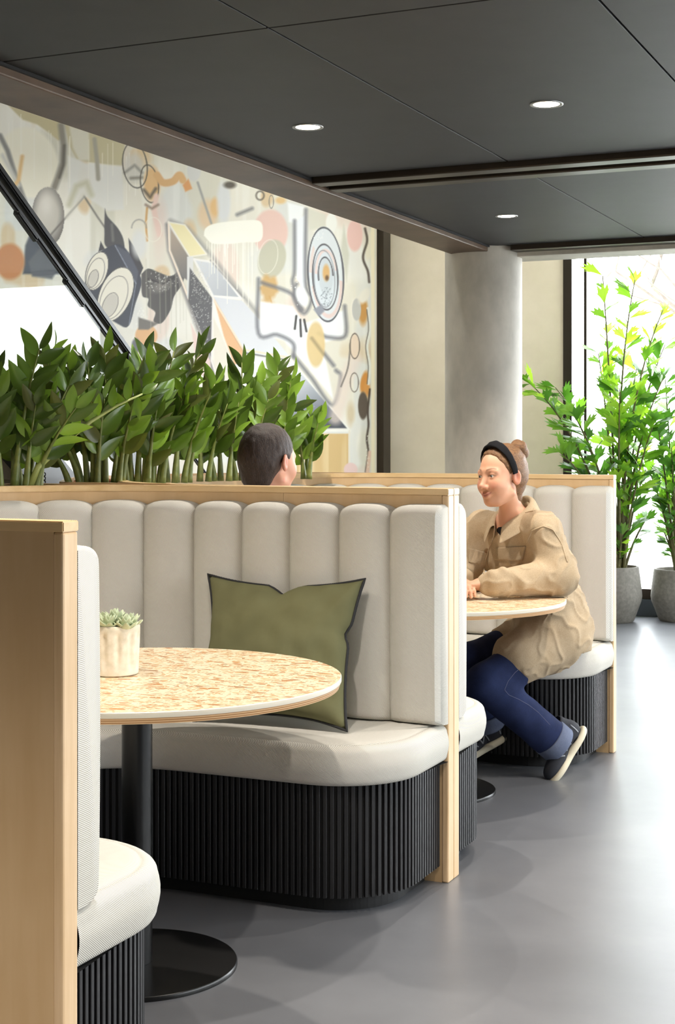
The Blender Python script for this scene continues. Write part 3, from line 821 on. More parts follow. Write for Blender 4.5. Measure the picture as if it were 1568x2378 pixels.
    poly(r((470, 645), (520, 672), (560, 750), (552, 800)), (92, 94, 106), 1.5); stroke(r((466, 645), (550, 798)), 1.8, (160, 166, 182), 1)
    stroke(r((550, 798), (522, 965)), 1.4, (150, 156, 172), 1)
    for (e, rx, ry, ro) in ((r1(392, 748), 24, 46, 18), (r1(468, 842), 37, 66, 22)):
        ell(e, rx, ry, (234, 228, 212), ro, 1); ring(e, rx, ry, 1.6, (70, 66, 66), ro, .9)
        ring((e[0]-rx*.12, e[1]+ry*.12), rx*.78, ry*.8, 1.5, (120, 114, 108), ro, 1.1)
        ell((e[0]-rx*.35, e[1]+ry*.38), rx*.42, ry*.42, (206, 200, 188), ro, 1); ring((e[0]-rx*.35, e[1]+ry*.38), rx*.45, ry*.45, 1.4, (96, 90, 88), ro, 1)
    poly(r((420, 930), (500, 975), (545, 985), (520, 1075), (470, 1040)), (228, 224, 212), 1.5)
    poly(curve(r((572, 760), (600, 738), (640, 752), (690, 768), (728, 740), (748, 710), (742, 790), (705, 850), (690, 905), (655, 958), (622, 952), (628, 915), (598, 890), (600, 860), (575, 845), (572, 760))), (92, 88, 86), 1,
         1, (r1(600, 800), r1(720, 800), (74, 70, 70)))
    ell(r1(650, 810), 22, 12, (126, 120, 116), -20, 6); stroke(r((600, 780), (660, 800), (730, 760)), 3, (60, 56, 56), 2)
    speckle(r1(655, 790), 38, 26, 70, (226, 222, 214), (.5, 1.1), 5); speckle(r1(570, 930), 14, 26, 14, (240, 238, 230), (1, 2), 6)
    ell(r1(592, 1010), 26, 26, (226, 180, 132), 0, 2); poly(r((560, 935), (640, 960), (600, 985), (560, 985)), (120, 114, 108), 2); ell(r1(550, 1050), 10, 17, (110, 110, 116), 0, 2)
    for q in range(10): x = 330+rng.random()*110; stroke([(x, 590+rng.random()*60), (x+2, 720+rng.random()*80)], 1.5, (198, 194, 176), 1.5, .5)
    # loops at the top
    ell(a1(1085, 660), 22, 34, (206, 202, 192), 0, 5, .8); stroke(a((1010, 700), (1090, 640), (1150, 700)), 5, (120, 116, 108), 3.5, .8); stroke(a((1060, 745), (1150, 740)), 6, (112, 104, 90), 3.5, .8)
    ell(a1(1230, 790), 19, 40, (220, 176, 118), 0, 4, .9); stroke(a((1165, 840), (1215, 900), (1260, 830)), 6, (96, 86, 72), 3.5)
    ring(a1(1092, 640), 28, 53, 2.8, (84, 78, 70), -8); ring(a1(1210, 790), 20.5, 44, 2.8, (84, 76, 66), -8)
    stroke(curve(a((1270, 720), (1320, 780), (1400, 770), (1450, 720), (1480, 760))), 17, (214, 170, 116), 2); poly(a((1478, 800), (1525, 750), (1556, 830), (1500, 855)), (216, 154, 96), 2)
    stroke(a((1190, 985), (1180, 1120), (1190, 1250)), 5, (210, 166, 108), 1.5); stroke(a((1265, 890), (1245, 1000), (1275, 1130), (1290, 1200)), 12, (230, 200, 186), 3); stroke(a((1180, 960), (1230, 990), (1280, 960)), 5, (146, 122, 104), 3)
    ring(a1(1240, 1160), 20, 28, 1.4, (238, 232, 216)); ring(a1(1125, 1150), 17, 20, 2, (150, 146, 138), 0, 2, 1, (180, 360)); ell(a1(1125, 1280), 17, 32, (220, 220, 218), 0, 5, .8)
    # block lettering
    for q, w_, cc_ in (((680, 548), 7, (126, 118, 112)),): pass
    stroke(r((676, 560), (684, 665), (760, 870), (850, 1115), (905, 1265)), 8, (128, 122, 120), 4, .9)
    stroke(r((690, 545), (760, 575), (850, 680), (985, 850), (1050, 930)), 9, (150, 146, 140), 5, .8)
    poly(r((682, 550), (748, 562), (836, 680), (768, 688)), (236, 224, 176), 1.2); poly(r((690, 575), (765, 692), (765, 790), (735, 770), (690, 665)), (176, 158, 140), 1.5, 1, (r1(690, 600), r1(765, 760), (122, 118, 116)))
    stroke(r((682, 550), (686, 664), (768, 870)), 4.5, (240, 224, 206), 1); stroke(r((682, 550), (748, 562), (836, 680), (768, 690), (682, 550)), 3, (238, 232, 218), 1)
    poly(r((757, 690), (782, 690), (782, 830), (757, 860)), (222, 220, 216), 1)
    poly(r((785, 700), (860, 712), (972, 856), (862, 850)), (212, 213, 215), 1, 1, (r1(800, 720), r1(940, 850), (176, 178, 182))); stroke(r((785, 700), (862, 712), (975, 858), (862, 850), (785, 700)), 5, (236, 232, 226), 1)
    stroke(r((852, 705), (985, 856)), 3, (120, 116, 114), 2, .8); stroke(r((866, 862), (978, 872)), 3, (150, 140, 132), 2)
    poly(r((768, 735), (862, 862), (856, 1105), (806, 975), (762, 870)), (92, 90, 92), 1.2); speckle(r1(815, 900), 26, 90, 170, (206, 204, 200), (.5, 1.0), 8); speckle(r1(808, 780), 20, 40, 90, (210, 206, 198), (.5, 1.1), 9)
    poly(r((862, 852), (980, 868), (1050, 945), (1165, 1085), (1160, 1098), (985, 1078)), (212, 212, 215), 1.2, 1, (r1(900, 880), r1(1150, 1080), (226, 226, 228)))
    poly(r((772, 960), (852, 1112), (852, 1240), (800, 1170)), (230, 204, 194), 2); poly(r((862, 930), (900, 1010), (945, 1130), (950, 1250), (880, 1240), (866, 1110)), (226, 218, 202), 2)
    poly(r((868, 868), (985, 1066), (985, 1112), (948, 1128), (905, 1010)), (224, 176, 130), 1.5)
    stroke(r((868, 868), (985, 1070)), 3, (150, 118, 92), 2, .8); stroke(r((862, 858), (985, 1066), (1160, 1096)), 4, (242, 218, 192), 1); stroke(r((985, 1078), (1160, 1108)), 3, (110, 106, 106), 1); stroke(r((862, 858), (856, 1110), (905, 1265)), 4, (234, 226, 220), 1)
    poly(r((985, 1090), (1160, 1112), (1190, 1130), (1150, 1260), (990, 1200)), (232, 232, 230), 2)
    poly(r((1180, 1110), (1408, 1384), (1185, 1384), (1120, 1230)), (226, 229, 233), 1.5, 1, (r1(1200, 1150), r1(1330, 1385), (78, 82, 92)))
    speckle(r1(1280, 1330), 50, 26, 16, (200, 204, 210), (.4, .8), 12); stroke(r((1165, 1092), (1412, 1388)), 4, (238, 236, 228), 1); stroke(r((1416, 1394), (1200, 1394)), 5, (240, 238, 230), 1)
    k, ins = poly(r((1200, 1406), (1410, 1406), (1410, 1600), (1200, 1600)), (214, 182, 128), 1); mix(ins*np.clip((vn(7, 120, 21)[k]-.5)*3, 0, 1)*.6, (236, 214, 168), k); stroke(r((1414, 1394), (1414, 1600)), 4, (232, 224, 208), 1)
    # pale cloud with drips, rosy and khaki patches
    ell(r1(1095, 590), 40, 52, (230, 192, 178), 0, 3, .9); ell(r1(1100, 700), 32, 46, (198, 194, 172), 15, 2); ring(r1(1085, 690), 22, 40, 1.2, (236, 232, 220), 10)
    ell(r1(1088, 815), 20, 30, (208, 166, 104), 0, 4, .9, 2); stroke(r((1090, 850), (1100, 880)), 3, (206, 160, 96), 2)
    ell(r1(840, 520), 22, 34, (222, 190, 150), 0, 6, .8); ell(r1(870, 490), 11, 22, (220, 180, 124), 0, 3); stroke(r((800, 390), (855, 555)), 5, (158, 156, 150), 2); ell(r1(785, 340), 16, 26, (206, 204, 198), 0, 2)
    ell(r1(905, 470), 16, 48, (214, 215, 216), 0, 4, .8); stroke(r((960, 520), (1020, 495)), 7, (130, 128, 126), 4); ell(r1(930, 400), 14, 8, (92, 84, 74), 0, 3)
    poly(curve(r((825, 605), (832, 575), (870, 556), (960, 545), (1048, 545), (1064, 590), (1050, 628), (990, 632), (930, 638), (860, 636), (825, 605))), (246, 242, 228), 1.2)
    for q in range(26):
        x = 480+rng.random()*126; stroke([(x, 560), (x, 575+rng.random()**1.5*150)], .9+rng.random(), (244, 240, 228), .7, .85)
    ring(b1(640, 170), 9, 10, 3, (96, 86, 76), 0, 2); ring(b1(722, 215), 5, 15, 2.4, (130, 124, 114)); ell(b1(790, 205), 12, 8, (224, 190, 136), 0, 3)
    poly(b((840, 220), (960, 250), (940, 390), (850, 360)), (240, 240, 238), 3); poly(b((980, 260), (1120, 310), (1120, 400), (1000, 420)), (214, 212, 196), 3, .8); ell(b1(1160, 370), 13, 24, (238, 236, 228), 0, 2)
    ell(b1(1330, 460), 18, 37, (232, 192, 182), 0, 2); ell(b1(1440, 530), 10, 34, (230, 222, 200), 8, 2); poly(b((1250, 380), (1290, 600), (1270, 800), (1230, 560)), (204, 202, 184), 3, .8)
    # white spray figure with soft dark outline
    poly(r((1050, 870), (1185, 890), (1230, 960), (1395, 905), (1395, 1010), (1305, 1040), (1350, 1270), (1240, 1130), (1150, 1030), (1050, 1000)), (240, 240, 240), 3); poly(r((1195, 550), (1235, 520), (1235, 830), (1200, 780)), (236, 237, 240), 2)
    OUT = (112, 112, 118)
    for P, w_ in ((((1046, 780), (1046, 1000), (1120, 1005), (1185, 1040), (1188, 1095)), 8), (((1192, 545), (1192, 740), (1185, 800), (1225, 905)), 7), (((1238, 500), (1236, 790), (1260, 860), (1230, 920), (1190, 860), (1200, 800)), 7),
                  (((1060, 795), (1180, 840), (1215, 905)), 8), (((1395, 890), (1398, 1008), (1330, 1016), (1290, 1000)), 8), (((1188, 1090), (1260, 1180), (1345, 1290), (1380, 1180), (1360, 1150)), 8), (((1262, 1020), (1350, 1130)), 8)):
        stroke(curve(r(*P), 6), w_, OUT, 4, .85)
    for P in (((1199, 930), (1193, 982)), ((1215, 945), (1218, 1012)), ((1231, 945), (1240, 992))): stroke(r(*P), 5, (66, 64, 64), 1)
    ell(r1(1278, 1045), 21, 53, (224, 196, 140), 0, 2, .92); stroke(r((1262, 1020), (1310, 1085)), 6, (150, 132, 100), 3.5, .7)
    ell(r1(1222, 850), 13, 24, (244, 244, 246), -20, 3); speckle(r1(1205, 830), 16, 40, 12, (246, 246, 246), (.8, 1.6), 15)
    # target of rings
    e = r1(1318, 762); ell(e, 41, 110, (222, 226, 228), -3, 1.5); ring((e[0]+3, e[1]+5), 33, 92, 10, (232, 204, 196), -3, 2, .8, (20, 150)); ring((e[0], e[1]), 33, 92, 10, (230, 208, 200), -3, 2, .8, (190, 250))
    ring(e, 41, 109, 4, (80, 80, 88), -3); ell((e[0]-1, e[1]+6), 29, 76, (218, 224, 228), -3, 1); ring((e[0]+2, e[1]+6), 24, 62, 7, (234, 206, 198), -3, 2, .8, (200, 330)); ring((e[0]-1, e[1]+6), 29, 76, 3.6, (82, 80, 86), -3)
    ring((e[0]-3, e[1]+10), 24, 66, 2, (140, 140, 146), -3); ell((e[0], e[1]+4), 17, 44, (206, 212, 216), -3, 1); ring((e[0], e[1]+4), 17, 44, 3.2, (80, 78, 84), -3, 1, 1, (150, 420)); speckle((e[0]+2, e[1]+52), 14, 24, 90, (130, 138, 146), (.5, 1), 22)
    ell((e[0]+1, e[1]-4), 8, 19, (216, 174, 116), 0, 2); ell((e[0]+3, e[1]+8), 4, 6, (110, 84, 60), 0, 2); poly(b((1030, 1000), (1090, 960), (1110, 1010), (1070, 1050)), (150, 152, 162), 2); speckle((e[0]-18, e[1]-92), 18, 14, 22, (240, 240, 238), (.6, 1.2), 23)
    # right-hand strip of blobs
    ell(b1(1340, 1000), 12, 27, (238, 230, 216), 0, 1.5); ell(b1(1390, 1010), 11, 32, (200, 148, 82), 0, 3); ell(b1(1343, 1000), 10.5, 26, (192, 190, 184), 0, 1); ell(b1(1400, 900), 11, 20, (232, 226, 212), 30, 3)
    stroke(curve(c((1330, 420), (1270, 560), (1230, 700), (1190, 850))), 30, (230, 212, 200), 7, .7); stroke(curve(c((1300, 300), (1280, 480), (1230, 620))), 3, (112, 104, 98), 1.5)
    ell(c1(1330, 325), 11, 29, (228, 206, 184), 0, 2); ring(c1(1330, 325), 11, 29, 2.6, (92, 80, 70)); ring(c1(1327, 590), 9.5, 22, 2.4, (112, 100, 90)); ell(c1(1400, 590), 9, 26, (206, 140, 66), 10, 2); ell(c1(1420, 640), 7, 18, (212, 150, 80), 0, 3)
    ell(c1(1300, 820), 9, 26, (214, 198, 168), 0, 4); ell(c1(1390, 760), 11.5, 32, (92, 80, 70), 0, 1.2); stroke(curve(c((1340, 900), (1320, 1050), (1350, 1180))), 14, (226, 224, 216), 5)
    stroke(curve(c((1425, 50), (1440, 200), (1420, 330), (1440, 470), (1430, 600))), 6, (230, 228, 218), 1.2); stroke(curve(c((1418, 60), (1430, 200), (1410, 330), (1428, 470), (1420, 600))), 1.8, (92, 84, 76), 1)
    stroke(curve(b((1405, 410), (1420, 500), (1390, 620), (1425, 720), (1435, 800))), 5, (82, 72, 64), 1.8); stroke(curve(c((1440, 640), (1425, 800), (1430, 900), (1418, 1000), (1428, 1100), (1410, 1240))), 4.5, (74, 62, 54), 1.5)
    ell(c1(1300, 1225), 16, 16, (230, 200, 194), 0, 1.5); stroke(c((1440, 1100), (1420, 1260)), 9, (222, 190, 168), 2); speckle(c1(1425, 1090), 4, 40, 16, (238, 236, 226), (.6, 1.1), 33)
    stroke([(866, 500), (867, 1110)], 9, (240, 228, 198), 1.5)
    lin_c = np.where(C/255 <= .04045, C/255/12.92, ((C/255+.055)/1.055)**2.4)
    V = np.stack([np.full(N, XF), Yg, Zg], 1)
    idx = np.arange(ny*nz).reshape(nz, ny)
    Q = np.stack([idx[:-1, :-1], idx[:-1, 1:], idx[1:, 1:], idx[1:, :-1]], -1).reshape(-1, 4)
    me = bpy.data.meshes.new('mural'); me.vertices.add(N); me.vertices.foreach_set('co', V.astype(np.float32).ravel())
    me.loops.add(Q.size); me.loops.foreach_set('vertex_index', Q.astype(np.int32).ravel())
    me.polygons.add(len(Q)); me.polygons.foreach_set('loop_start', np.arange(0, Q.size, 4, dtype=np.int32)); me.polygons.foreach_set('loop_total', np.full(len(Q), 4, dtype=np.int32))
    me.update(calc_edges=True); me.validate(); me.materials.append(M['paint']); set_col(me, lin_c)
    o = link('mural', me); tag(o, 'large abstract spray-painted mural in cream, grey, ochre and pink behind the plants', 'mural')
build_mural()

# ------------------------------------------------------------------ planters behind the booths
HULL = [(-2.62, .075), (-3.04, .075), (-3.10, .11), (-3.2, .27), (-3.40, .60), (-3.47, .78), (-3.48, YC)]
HULL = np.array(HULL+[(x, PITCH-y) for x, y in HULL[-2::-1]])
def planter(dy, label):
    e = empty('planter', (0, Y0+dy, 0), label, 'planter', 'planting troughs behind the booths')
    H, _ = resample(HULL, .03); NH = normals2(H)
    if (H[len(H)//2]+NH[len(H)//2]*.1)[0] < H[len(H)//2][0]: NH = -NH      # inwards
    V, Fc = sweep_rect(H, 0, .02, 0, DH+.001, NH); o = obj('trough_wall', V, Fc, M['birch'], e); fix_normals(o.data); smooth_by_angle(o.data, 30)
    # soil sheet between trough wall and the back of the booth
    n = 90; Hs, _ = resample(HULL, n=n); out = BACK-NB*(TW+.002)
    sel = out[:, 0] < -2.62; B, _ = resample(out[sel], n=n)
    if np.linalg.norm(B[0]-Hs[0]) > np.linalg.norm(B[-1]-Hs[0]): B = B[::-1]
    Hs = Hs+normals2(Hs)*0
    V, Fc = [], []
    for i in range(n): V += [(*Hs[i], DH-.03), (*B[i], DH-.03)]
    Fc = [(2*i, 2*i+1, 2*i+3, 2*i+2) for i in range(n-1)]
    obj('soil', V, Fc, M['soil'], e)
    # expanded clay pebbles
    ico = bmesh.new(); bmesh.ops.create_icosphere(ico, subdivisions=1, radius=1); iv = np.array([v.co[:] for v in ico.verts]); fi = [[v.index for v in f.verts] for f in ico.faces]; ico.free()
    V, Fc = [], []; rr = np.random.default_rng(int(dy*100)+5)
    for k in range(2600):
        i = rr.integers(0, n); t = rr.random(); p = Hs[i]*(1-t)+B[i]*t+rr.normal(0, .006, 2); s = rr.uniform(.005, .009)
        if np.linalg.norm(p-Hs[i]) < .03 or np.linalg.norm(p-B[i]) < .008: continue
        q = iv*s*rr.uniform(.8, 1.2, 3)+np.array([p[0], p[1], DH-.026+rr.random()*.014]); b = len(V); V += q.tolist(); Fc += [[j+b for j in f] for f in fi]
    o = obj('clay_pebbles', V, Fc, M['clay'], e, True); o['kind'] = 'stuff'
planter(0, 'birch planting trough of clay pebbles behind the near booth, at the left edge')
planter(PITCH, 'birch planting trough of clay pebbles curving behind the far booth')

# zz plants
def leaf_mesh(nm, mat, wid=.30, fold=.10, curl=.18, n=7):
    V, Fc = [], []
    for i in range(n+1):
        t = i/n; w = wid*(math.sin(PI*min(1, t**.80))**.85)*(1-.18*t) if 0 < t < 1 else 0
        z = -curl*(t**2)*.5+.04*math.sin(PI*t)
        V += [(t, -w, z+fold*w/wid*.5), (t, -w*.5, z+fold*w/wid*.16), (t, 0, z), (t, w*.5, z+fold*w/wid*.16), (t, w, z+fold*w/wid*.5)]
    for i in range(n):
        for k in range(4): Fc.append((i*5+k, (i+1)*5+k, (i+1)*5+k+1, i*5+k+1))
    me = mkmesh(nm, V, Fc, mat, True); fix_normals(me); return me
ZL = [leaf_mesh('leaflet', m, .205) for m in M['zz_leaf']]
def zz_plant(px, py, zsoil, depth, stems, label, seed, fresh=0.0, tone=None):
    r = random.Random(seed); base = W(px, py, depth); base.z = zsoil
    e = empty('zz_plant', base, label, 'plant', 'zz plants in the troughs')
    for (dx, H_, lean_u, lean_v) in stems:
        H_ *= r.uniform(.86, .97); dx *= 1.25
        # dx, lean: sideways metres in the picture plane; H_: stem length
        d0 = dirw(1, 0); dv = dirw(0, 1)
        p0 = d0*dx + dv*r.uniform(-.05, .05) + Vector((0, 0, .0)); pts = []; n = 12
        for i in range(n+1):
            t = i/n; pts.append(p0 + Vector((0, 0, H_*t*(1-.06*abs(lean_u)*t))) + d0*(lean_u*H_*(t**1.5)) + dv*(lean_v*H_*(t**1.5)))
        V, Fc = tube(pts, [(.0085*(1-t)**1.8+.0042*(1-t)+.0020) for t in np.linspace(0, 1, n+1)], 7)
        so = obj('stem', V, Fc, M['zz_stem'], e, True)
        nl = int(H_/.035)+2; side = r.choice((1, -1)); roll = r.uniform(-.9, .9)
        for k in range(nl):
            t = .30+.70*(k/(nl-1)); f = t*n; i = min(int(f), n-1); p = pts[i].lerp(pts[i+1], f-i); tan = (pts[i+1]-pts[i]).normalized()
            sidev = (d0*math.cos(roll)+dv*math.sin(roll)); sidev = (sidev-tan*sidev.dot(tan)).normalized()
            last = k == nl-1; sd = side*(1 if k % 2 else -1)
            op = math.radians(r.uniform(26, 52)) if not last else math.radians(12)
            dirn = (tan*math.cos(op)+sidev*sd*math.sin(op)+dv*r.uniform(-.28, .28)).normalized()
            face = tan.cross(sidev)*r.choice((1, 1, -1)) + tan*.25 + sidev*r.uniform(-.6, .6); y = face.cross(dirn).normalized(); z = dirn.cross(y)
            L = (.092+.040*math.sin(PI*min(1, .25+t*.6)))*r.uniform(.82, 1.15)*(.86 if last else 1)
            w = [4, 4, 1+fresh*4, 1.6] if tone is None else tone
            me = r.choices(ZL, w)[0]
            o = link('leaf', me, so); o.matrix_local = Matrix(((dirn.x*L, y.x*L, z.x*L, p.x), (dirn.y*L, y.y*L, z.y*L, p.y), (dirn.z*L, y.z*L, z.z*L, p.z), (0, 0, 0, 1)))
    return e
ZS = DH-.02
zz_plant(8, 1128, ZS, 4.98, [(-.05, .50, .02, .1), (.03, .54, .16, .05), (-.1, .44, -.1, .0), (.06, .30, .12, -.05), (0, .34, -.05, -.1)], 'zz plant with dark glossy leaves cut by the left edge of the picture', 1)
zz_plant(62, 1128, ZS, 5.06, [(.0, .50, .16, .05), (.02, .42, .30, .1), (-.03, .36, -.02, -.08), (.03, .26, .22, -.05), (-.02, .24, -.1, 0), (.03, .30, .5, -.1)], 'dark zz plant left of the gap between the two troughs', 2)
zz_plant(205, 1122, ZS, 5.42, [(-.02, .44, -.42, .05), (.0, .48, -.18, .1), (-.02, .38, -.52, -.02), (.02, .52, -.05, 0), (-.05, .26, -.6, -.1), (.03, .34, .1, -.1)], 'dark zz plant spreading leftwards at the corner of the far trough', 3, 0, [6, 3, .3, 2])
zz_plant(248, 1122, ZS, 5.5, [(.0, .55, .0, .0), (.03, .48, .16, .1), (-.03, .44, -.2, .05), (.04, .36, .2, -.1), (.02, .28, .12, -.1), (-.02, .3, -.1, -.1), (.04, .46, .28, .05)], 'bushy dark zz plant in front of the black stair newel', 4, 0, [5, 4, .5, 2])
zz_plant(318, 1118, ZS, 5.62, [(.0, .53, .06, .05), (.03, .40, .14, -.05), (-.02, .46, -.08, .1), (.02, .28, .16, -.1), (-.03, .3, -.12, -.1)], 'zz plant just left of the tallest fan of leaves', 5)
zz_plant(352, 1112, ZS, 5.8, [(.0, .55, .16, .0), (.02, .58, .30, .05), (-.02, .50, .06, .1), (.03, .40, .26, -.05), (.0, .3, .1, -.1)], 'tallest zz plant, its leaning stems reaching above the rest', 6, .3, [3, 3, 1, 3])
zz_plant(408, 1106, ZS, 5.98, [(.0, .50, .14, .0), (.03, .44, .30, .05), (.0, .34, .06, -.1), (-.03, .38, -.1, .05), (.04, .28, .2, -.1)], 'zz plant with thick pale stem bases over the pebbles', 7, .5)
zz_plant(462, 1103, ZS, 6.12, [(.0, .40, .1, .0), (.03, .36, .24, .05), (-.03, .34, -.1, .05), (.0, .26, .04, -.1)], 'low zz plant in the middle of the trough', 8, .6)
zz_plant(520, 1102, ZS, 6.25, [(-.01, .34, -.05, .0), (.02, .36, .12, .05), (-.03, .26, -.2, -.05)], 'small zz plant left of the man\'s head', 9, .5)
zz_plant(562, 1101, ZS, 6.3, [(.0, .54, .0, .0), (.02, .46, .14, .1), (-.03, .42, -.14, .05), (.03, .36, .22, -.05), (-.02, .30, -.22, 0)], 'upright zz plant rising just left of the man\'s head', 10, .9, [3, 5, 3, .6])
zz_plant(640, 1099, ZS, 6.46, [(.0, .54, .02, .0), (.02, .50, .10, .05), (-.02, .42, -.08, .05), (.02, .36, .16, -.05)], 'bright zz plant rising behind the man\'s head', 11, 1.2, [2, 5, 4, .4])
zz_plant(712, 1098, ZS, 6.6, [(.0, .31, .05, .0), (.01, .27, .16, .05), (-.01, .24, -.1, .0)], 'smallest zz plant, at the right-hand end of the trough', 12, 1, [2, 5, 3, .4])

# one long pale stem leaning across the gap
def leaning_stem():
    p0 = W(88, 1085, 5.0); p1 = W(330, 915, 5.3); e = empty('leaning_stem', p0, 'single pale green stem leaning across the gap between the troughs', 'plant')
    base = W(60, 1130, 4.98); base.z = ZS-.02
    pts = [base-p0, Vector((0, 0, 0))+Vector((0, 0, .0))]+[(p1-p0)*t+Vector((0, 0, .03*math.sin(PI*t))) for t in (.25, .5, .75, 1)]
    V, Fc = tube(pts, [.012, .011, .009, .007, .005, .003], 8); so = obj('stem', V, Fc, new_mat('pale_stem', (150, 158, 84), .45), e, True)
    for t, up in ((.35, 1), (.55, 1), (.7, 1), (.85, 1), (.95, -1), (1, 1)):
        p = (p1-p0)*t+Vector((0, 0, .03*math.sin(PI*t))); d = Vector((.1, 0, up)).normalized() if t < 1 else (p1-p0).normalized(); n = dirw(0, -1); y = n.cross(d).normalized(); L = .085
        o = link('leaf', ZL[2 if t < .6 else 1], so); z = d.cross(y); o.matrix_local = Matrix(((d.x*L, y.x*L, z.x*L, p.x), (d.y*L, y.y*L, z.y*L, p.y), (d.z*L, y.z*L, z.z*L, p.z), (0, 0, 0, 1)))
leaning_stem()

# ------------------------------------------------------------------ stair beside the mural: balustrade, rail and steps
def stair():
    xr = -3.75; y1 = 5.945; z1 = 1.762; sl = .7053
    e = empty('staircase', (xr, y1, 0), 'staircase with glass balustrade and black handrail climbing along the mural', 'staircase')
    def L(x, y, z): return (x-xr, y-y1, z)
    # steps: rise .17, going .241; nosing line runs .98 below the rail
    k = 0
    for i in range(22):
        yc = 7.1-.241*i; z = .17*(i+1)
        if z > 3.3: break
        x0, x1 = XM+.03, xr-.03
        o = link('step', boxmesh('step', x0-xr, x1-xr, yc-.26-y1, yc-y1, z-.17, z, M['concrete'], .004), e)
    for x in (xr,):                                  # steel string below the glass
        pts = [(x, 7.15), (x, 2.0)]
        V = []
        for (xx, y) in pts:
            zc = z1-.98-(y-y1)*sl
            V += [L(xx-.02, y, zc-.16), L(xx+.02, y, zc-.16), L(xx+.02, y, zc+.10), L(xx-.02, y, zc+.10)]
        obj('string', V, [(0, 1, 2, 3), (7, 6, 5, 4), (0, 4, 5, 1), (1, 5, 6, 2), (2, 6, 7, 3), (3, 7, 4, 0)], M['black_steel'], e)
    # newel
    link('newel_post', boxmesh('newel_post', -.025, .025, -.035, .035, 0, z1+.0, M['black_steel'], .004), e)
    # handrail
    def bar(y0, y2, dz, w, h, nm):
        V = []
        for y in (y0, y2):
            zc = z1-(y-y1)*sl+dz; V += [L(xr-w, y, zc-h), L(xr+w, y, zc-h), L(xr+w, y, zc), L(xr-w, y, zc)]
        o = obj(nm, V, [(0, 1, 2, 3), (7, 6, 5, 4), (0, 4, 5, 1), (1, 5, 6, 2), (2, 6, 7, 3), (3, 7, 4, 0)], M['black_steel'], e); fix_normals(o.data)
        bm = bmesh.new(); bm.from_mesh(o.data); bmesh.ops.bevel(bm, geom=bm.edges[:], offset=.006, segments=2, affect='EDGES'); bm.to_mesh(o.data); bm.free()
    bar(y1+.03, 2.2, .012, .028, .038, 'handrail'); bar(y1+.02, 2.2, -.04, .012, .03, 'glass_channel')
    bar(y1+1.0, y1+.02, -.05, .012, .02, 'lower_rail')
    # clamps and panes
    ys = [y1-.04, 4.9, 3.8, 2.6]
    for a, b in zip(ys[:-1], ys[1:]):
        V = []
        for y in (a-.006, b+.006):
            zt = z1-(y-y1)*sl-.06; zb = max(.1, zt-.95)
            V += [L(xr-.005, y, zb), L(xr+.005, y, zb), L(xr+.005, y, zt), L(xr-.005, y, zt)]
        obj('glass_pane', V, [(0, 1, 2, 3), (7, 6, 5, 4), (0, 4, 5, 1), (1, 5, 6, 2), (2, 6, 7, 3), (3, 7, 4, 0)], M['balustrade_glass'], e)
    for y in (5.5, 5.15, 4.8, 4.3): bar(y+.07, y-.07, -.062, .016, .022, 'clamp')
stair()
# small black perforated plate standing beside the trough
def perforated():
    p = W(88, 1118, 5.25); e = empty('perforated_box', (p.x, p.y, 0), 'small black perforated metal cover in the gap beside the trough', 'cover')
    e.rotation_euler = (0, 0, A)
    n = 3; cell = .014; V, Fc = [], []
    z0 = p.z-.024
    for i in range(n+1):
        for j in range(4):
            cx, cz = (i-1.5)*cell, z0+(j+.5)*cell; b = len(V); m = 12
            for k in range(m):
                a = 2*PI*k/m; V.append((cx+.0042*math.cos(a), 0, cz+.0042*math.sin(a)))
            for k in range(m):
                a = 2*PI*k/m; s = max(abs(math.cos(a)), abs(math.sin(a))); V.append((cx+cell/2*math.cos(a)/s, 0, cz+cell/2*math.sin(a)/s))
            for k in range(m): q = (k+1) % m; Fc.append((b+k, b+q, b+m+q, b+m+k))
    obj('plate', V, Fc, M['black_steel'], e); link('post', boxmesh('post', -.03, .03, -.004, .004, 0, z0, M['black_steel']), e)
perforated()

# ------------------------------------------------------------------ potted palms by the window
def fish_leaf(nm, mat, seed):
    r = random.Random(seed); n = 8; V, Fc = [(0, 0, 0)], []
    tip = []
    for i in range(n+1):
        f = i/n; a = (f-.5)*.95+r.uniform(-.03, .03); L = (.62+.38*math.sin(PI*(.15+.75*f)))*(1 if i % 2 == 0 else .74)*r.uniform(.92, 1.05)
        tip.append((L*math.cos(a), L*math.sin(a), -.12*L+r.uniform(-.03, .03)))
    mid = [(x*.5, y*.42, z*.3+(.02 if i % 2 else 0)) for i, (x, y, z) in enumerate(tip)]
    V += mid+tip
    for i in range(n):
        Fc.append((0, 1+i, 2+i)); Fc.append((1+i, n+2+i, n+3+i, 2+i))
    me = mkmesh(nm, V, Fc, mat, True); return me
FL = [[fish_leaf('leaflet', m, 3*i+j) for j in range(2)] for i, m in enumerate(M['palm_leaf'])]
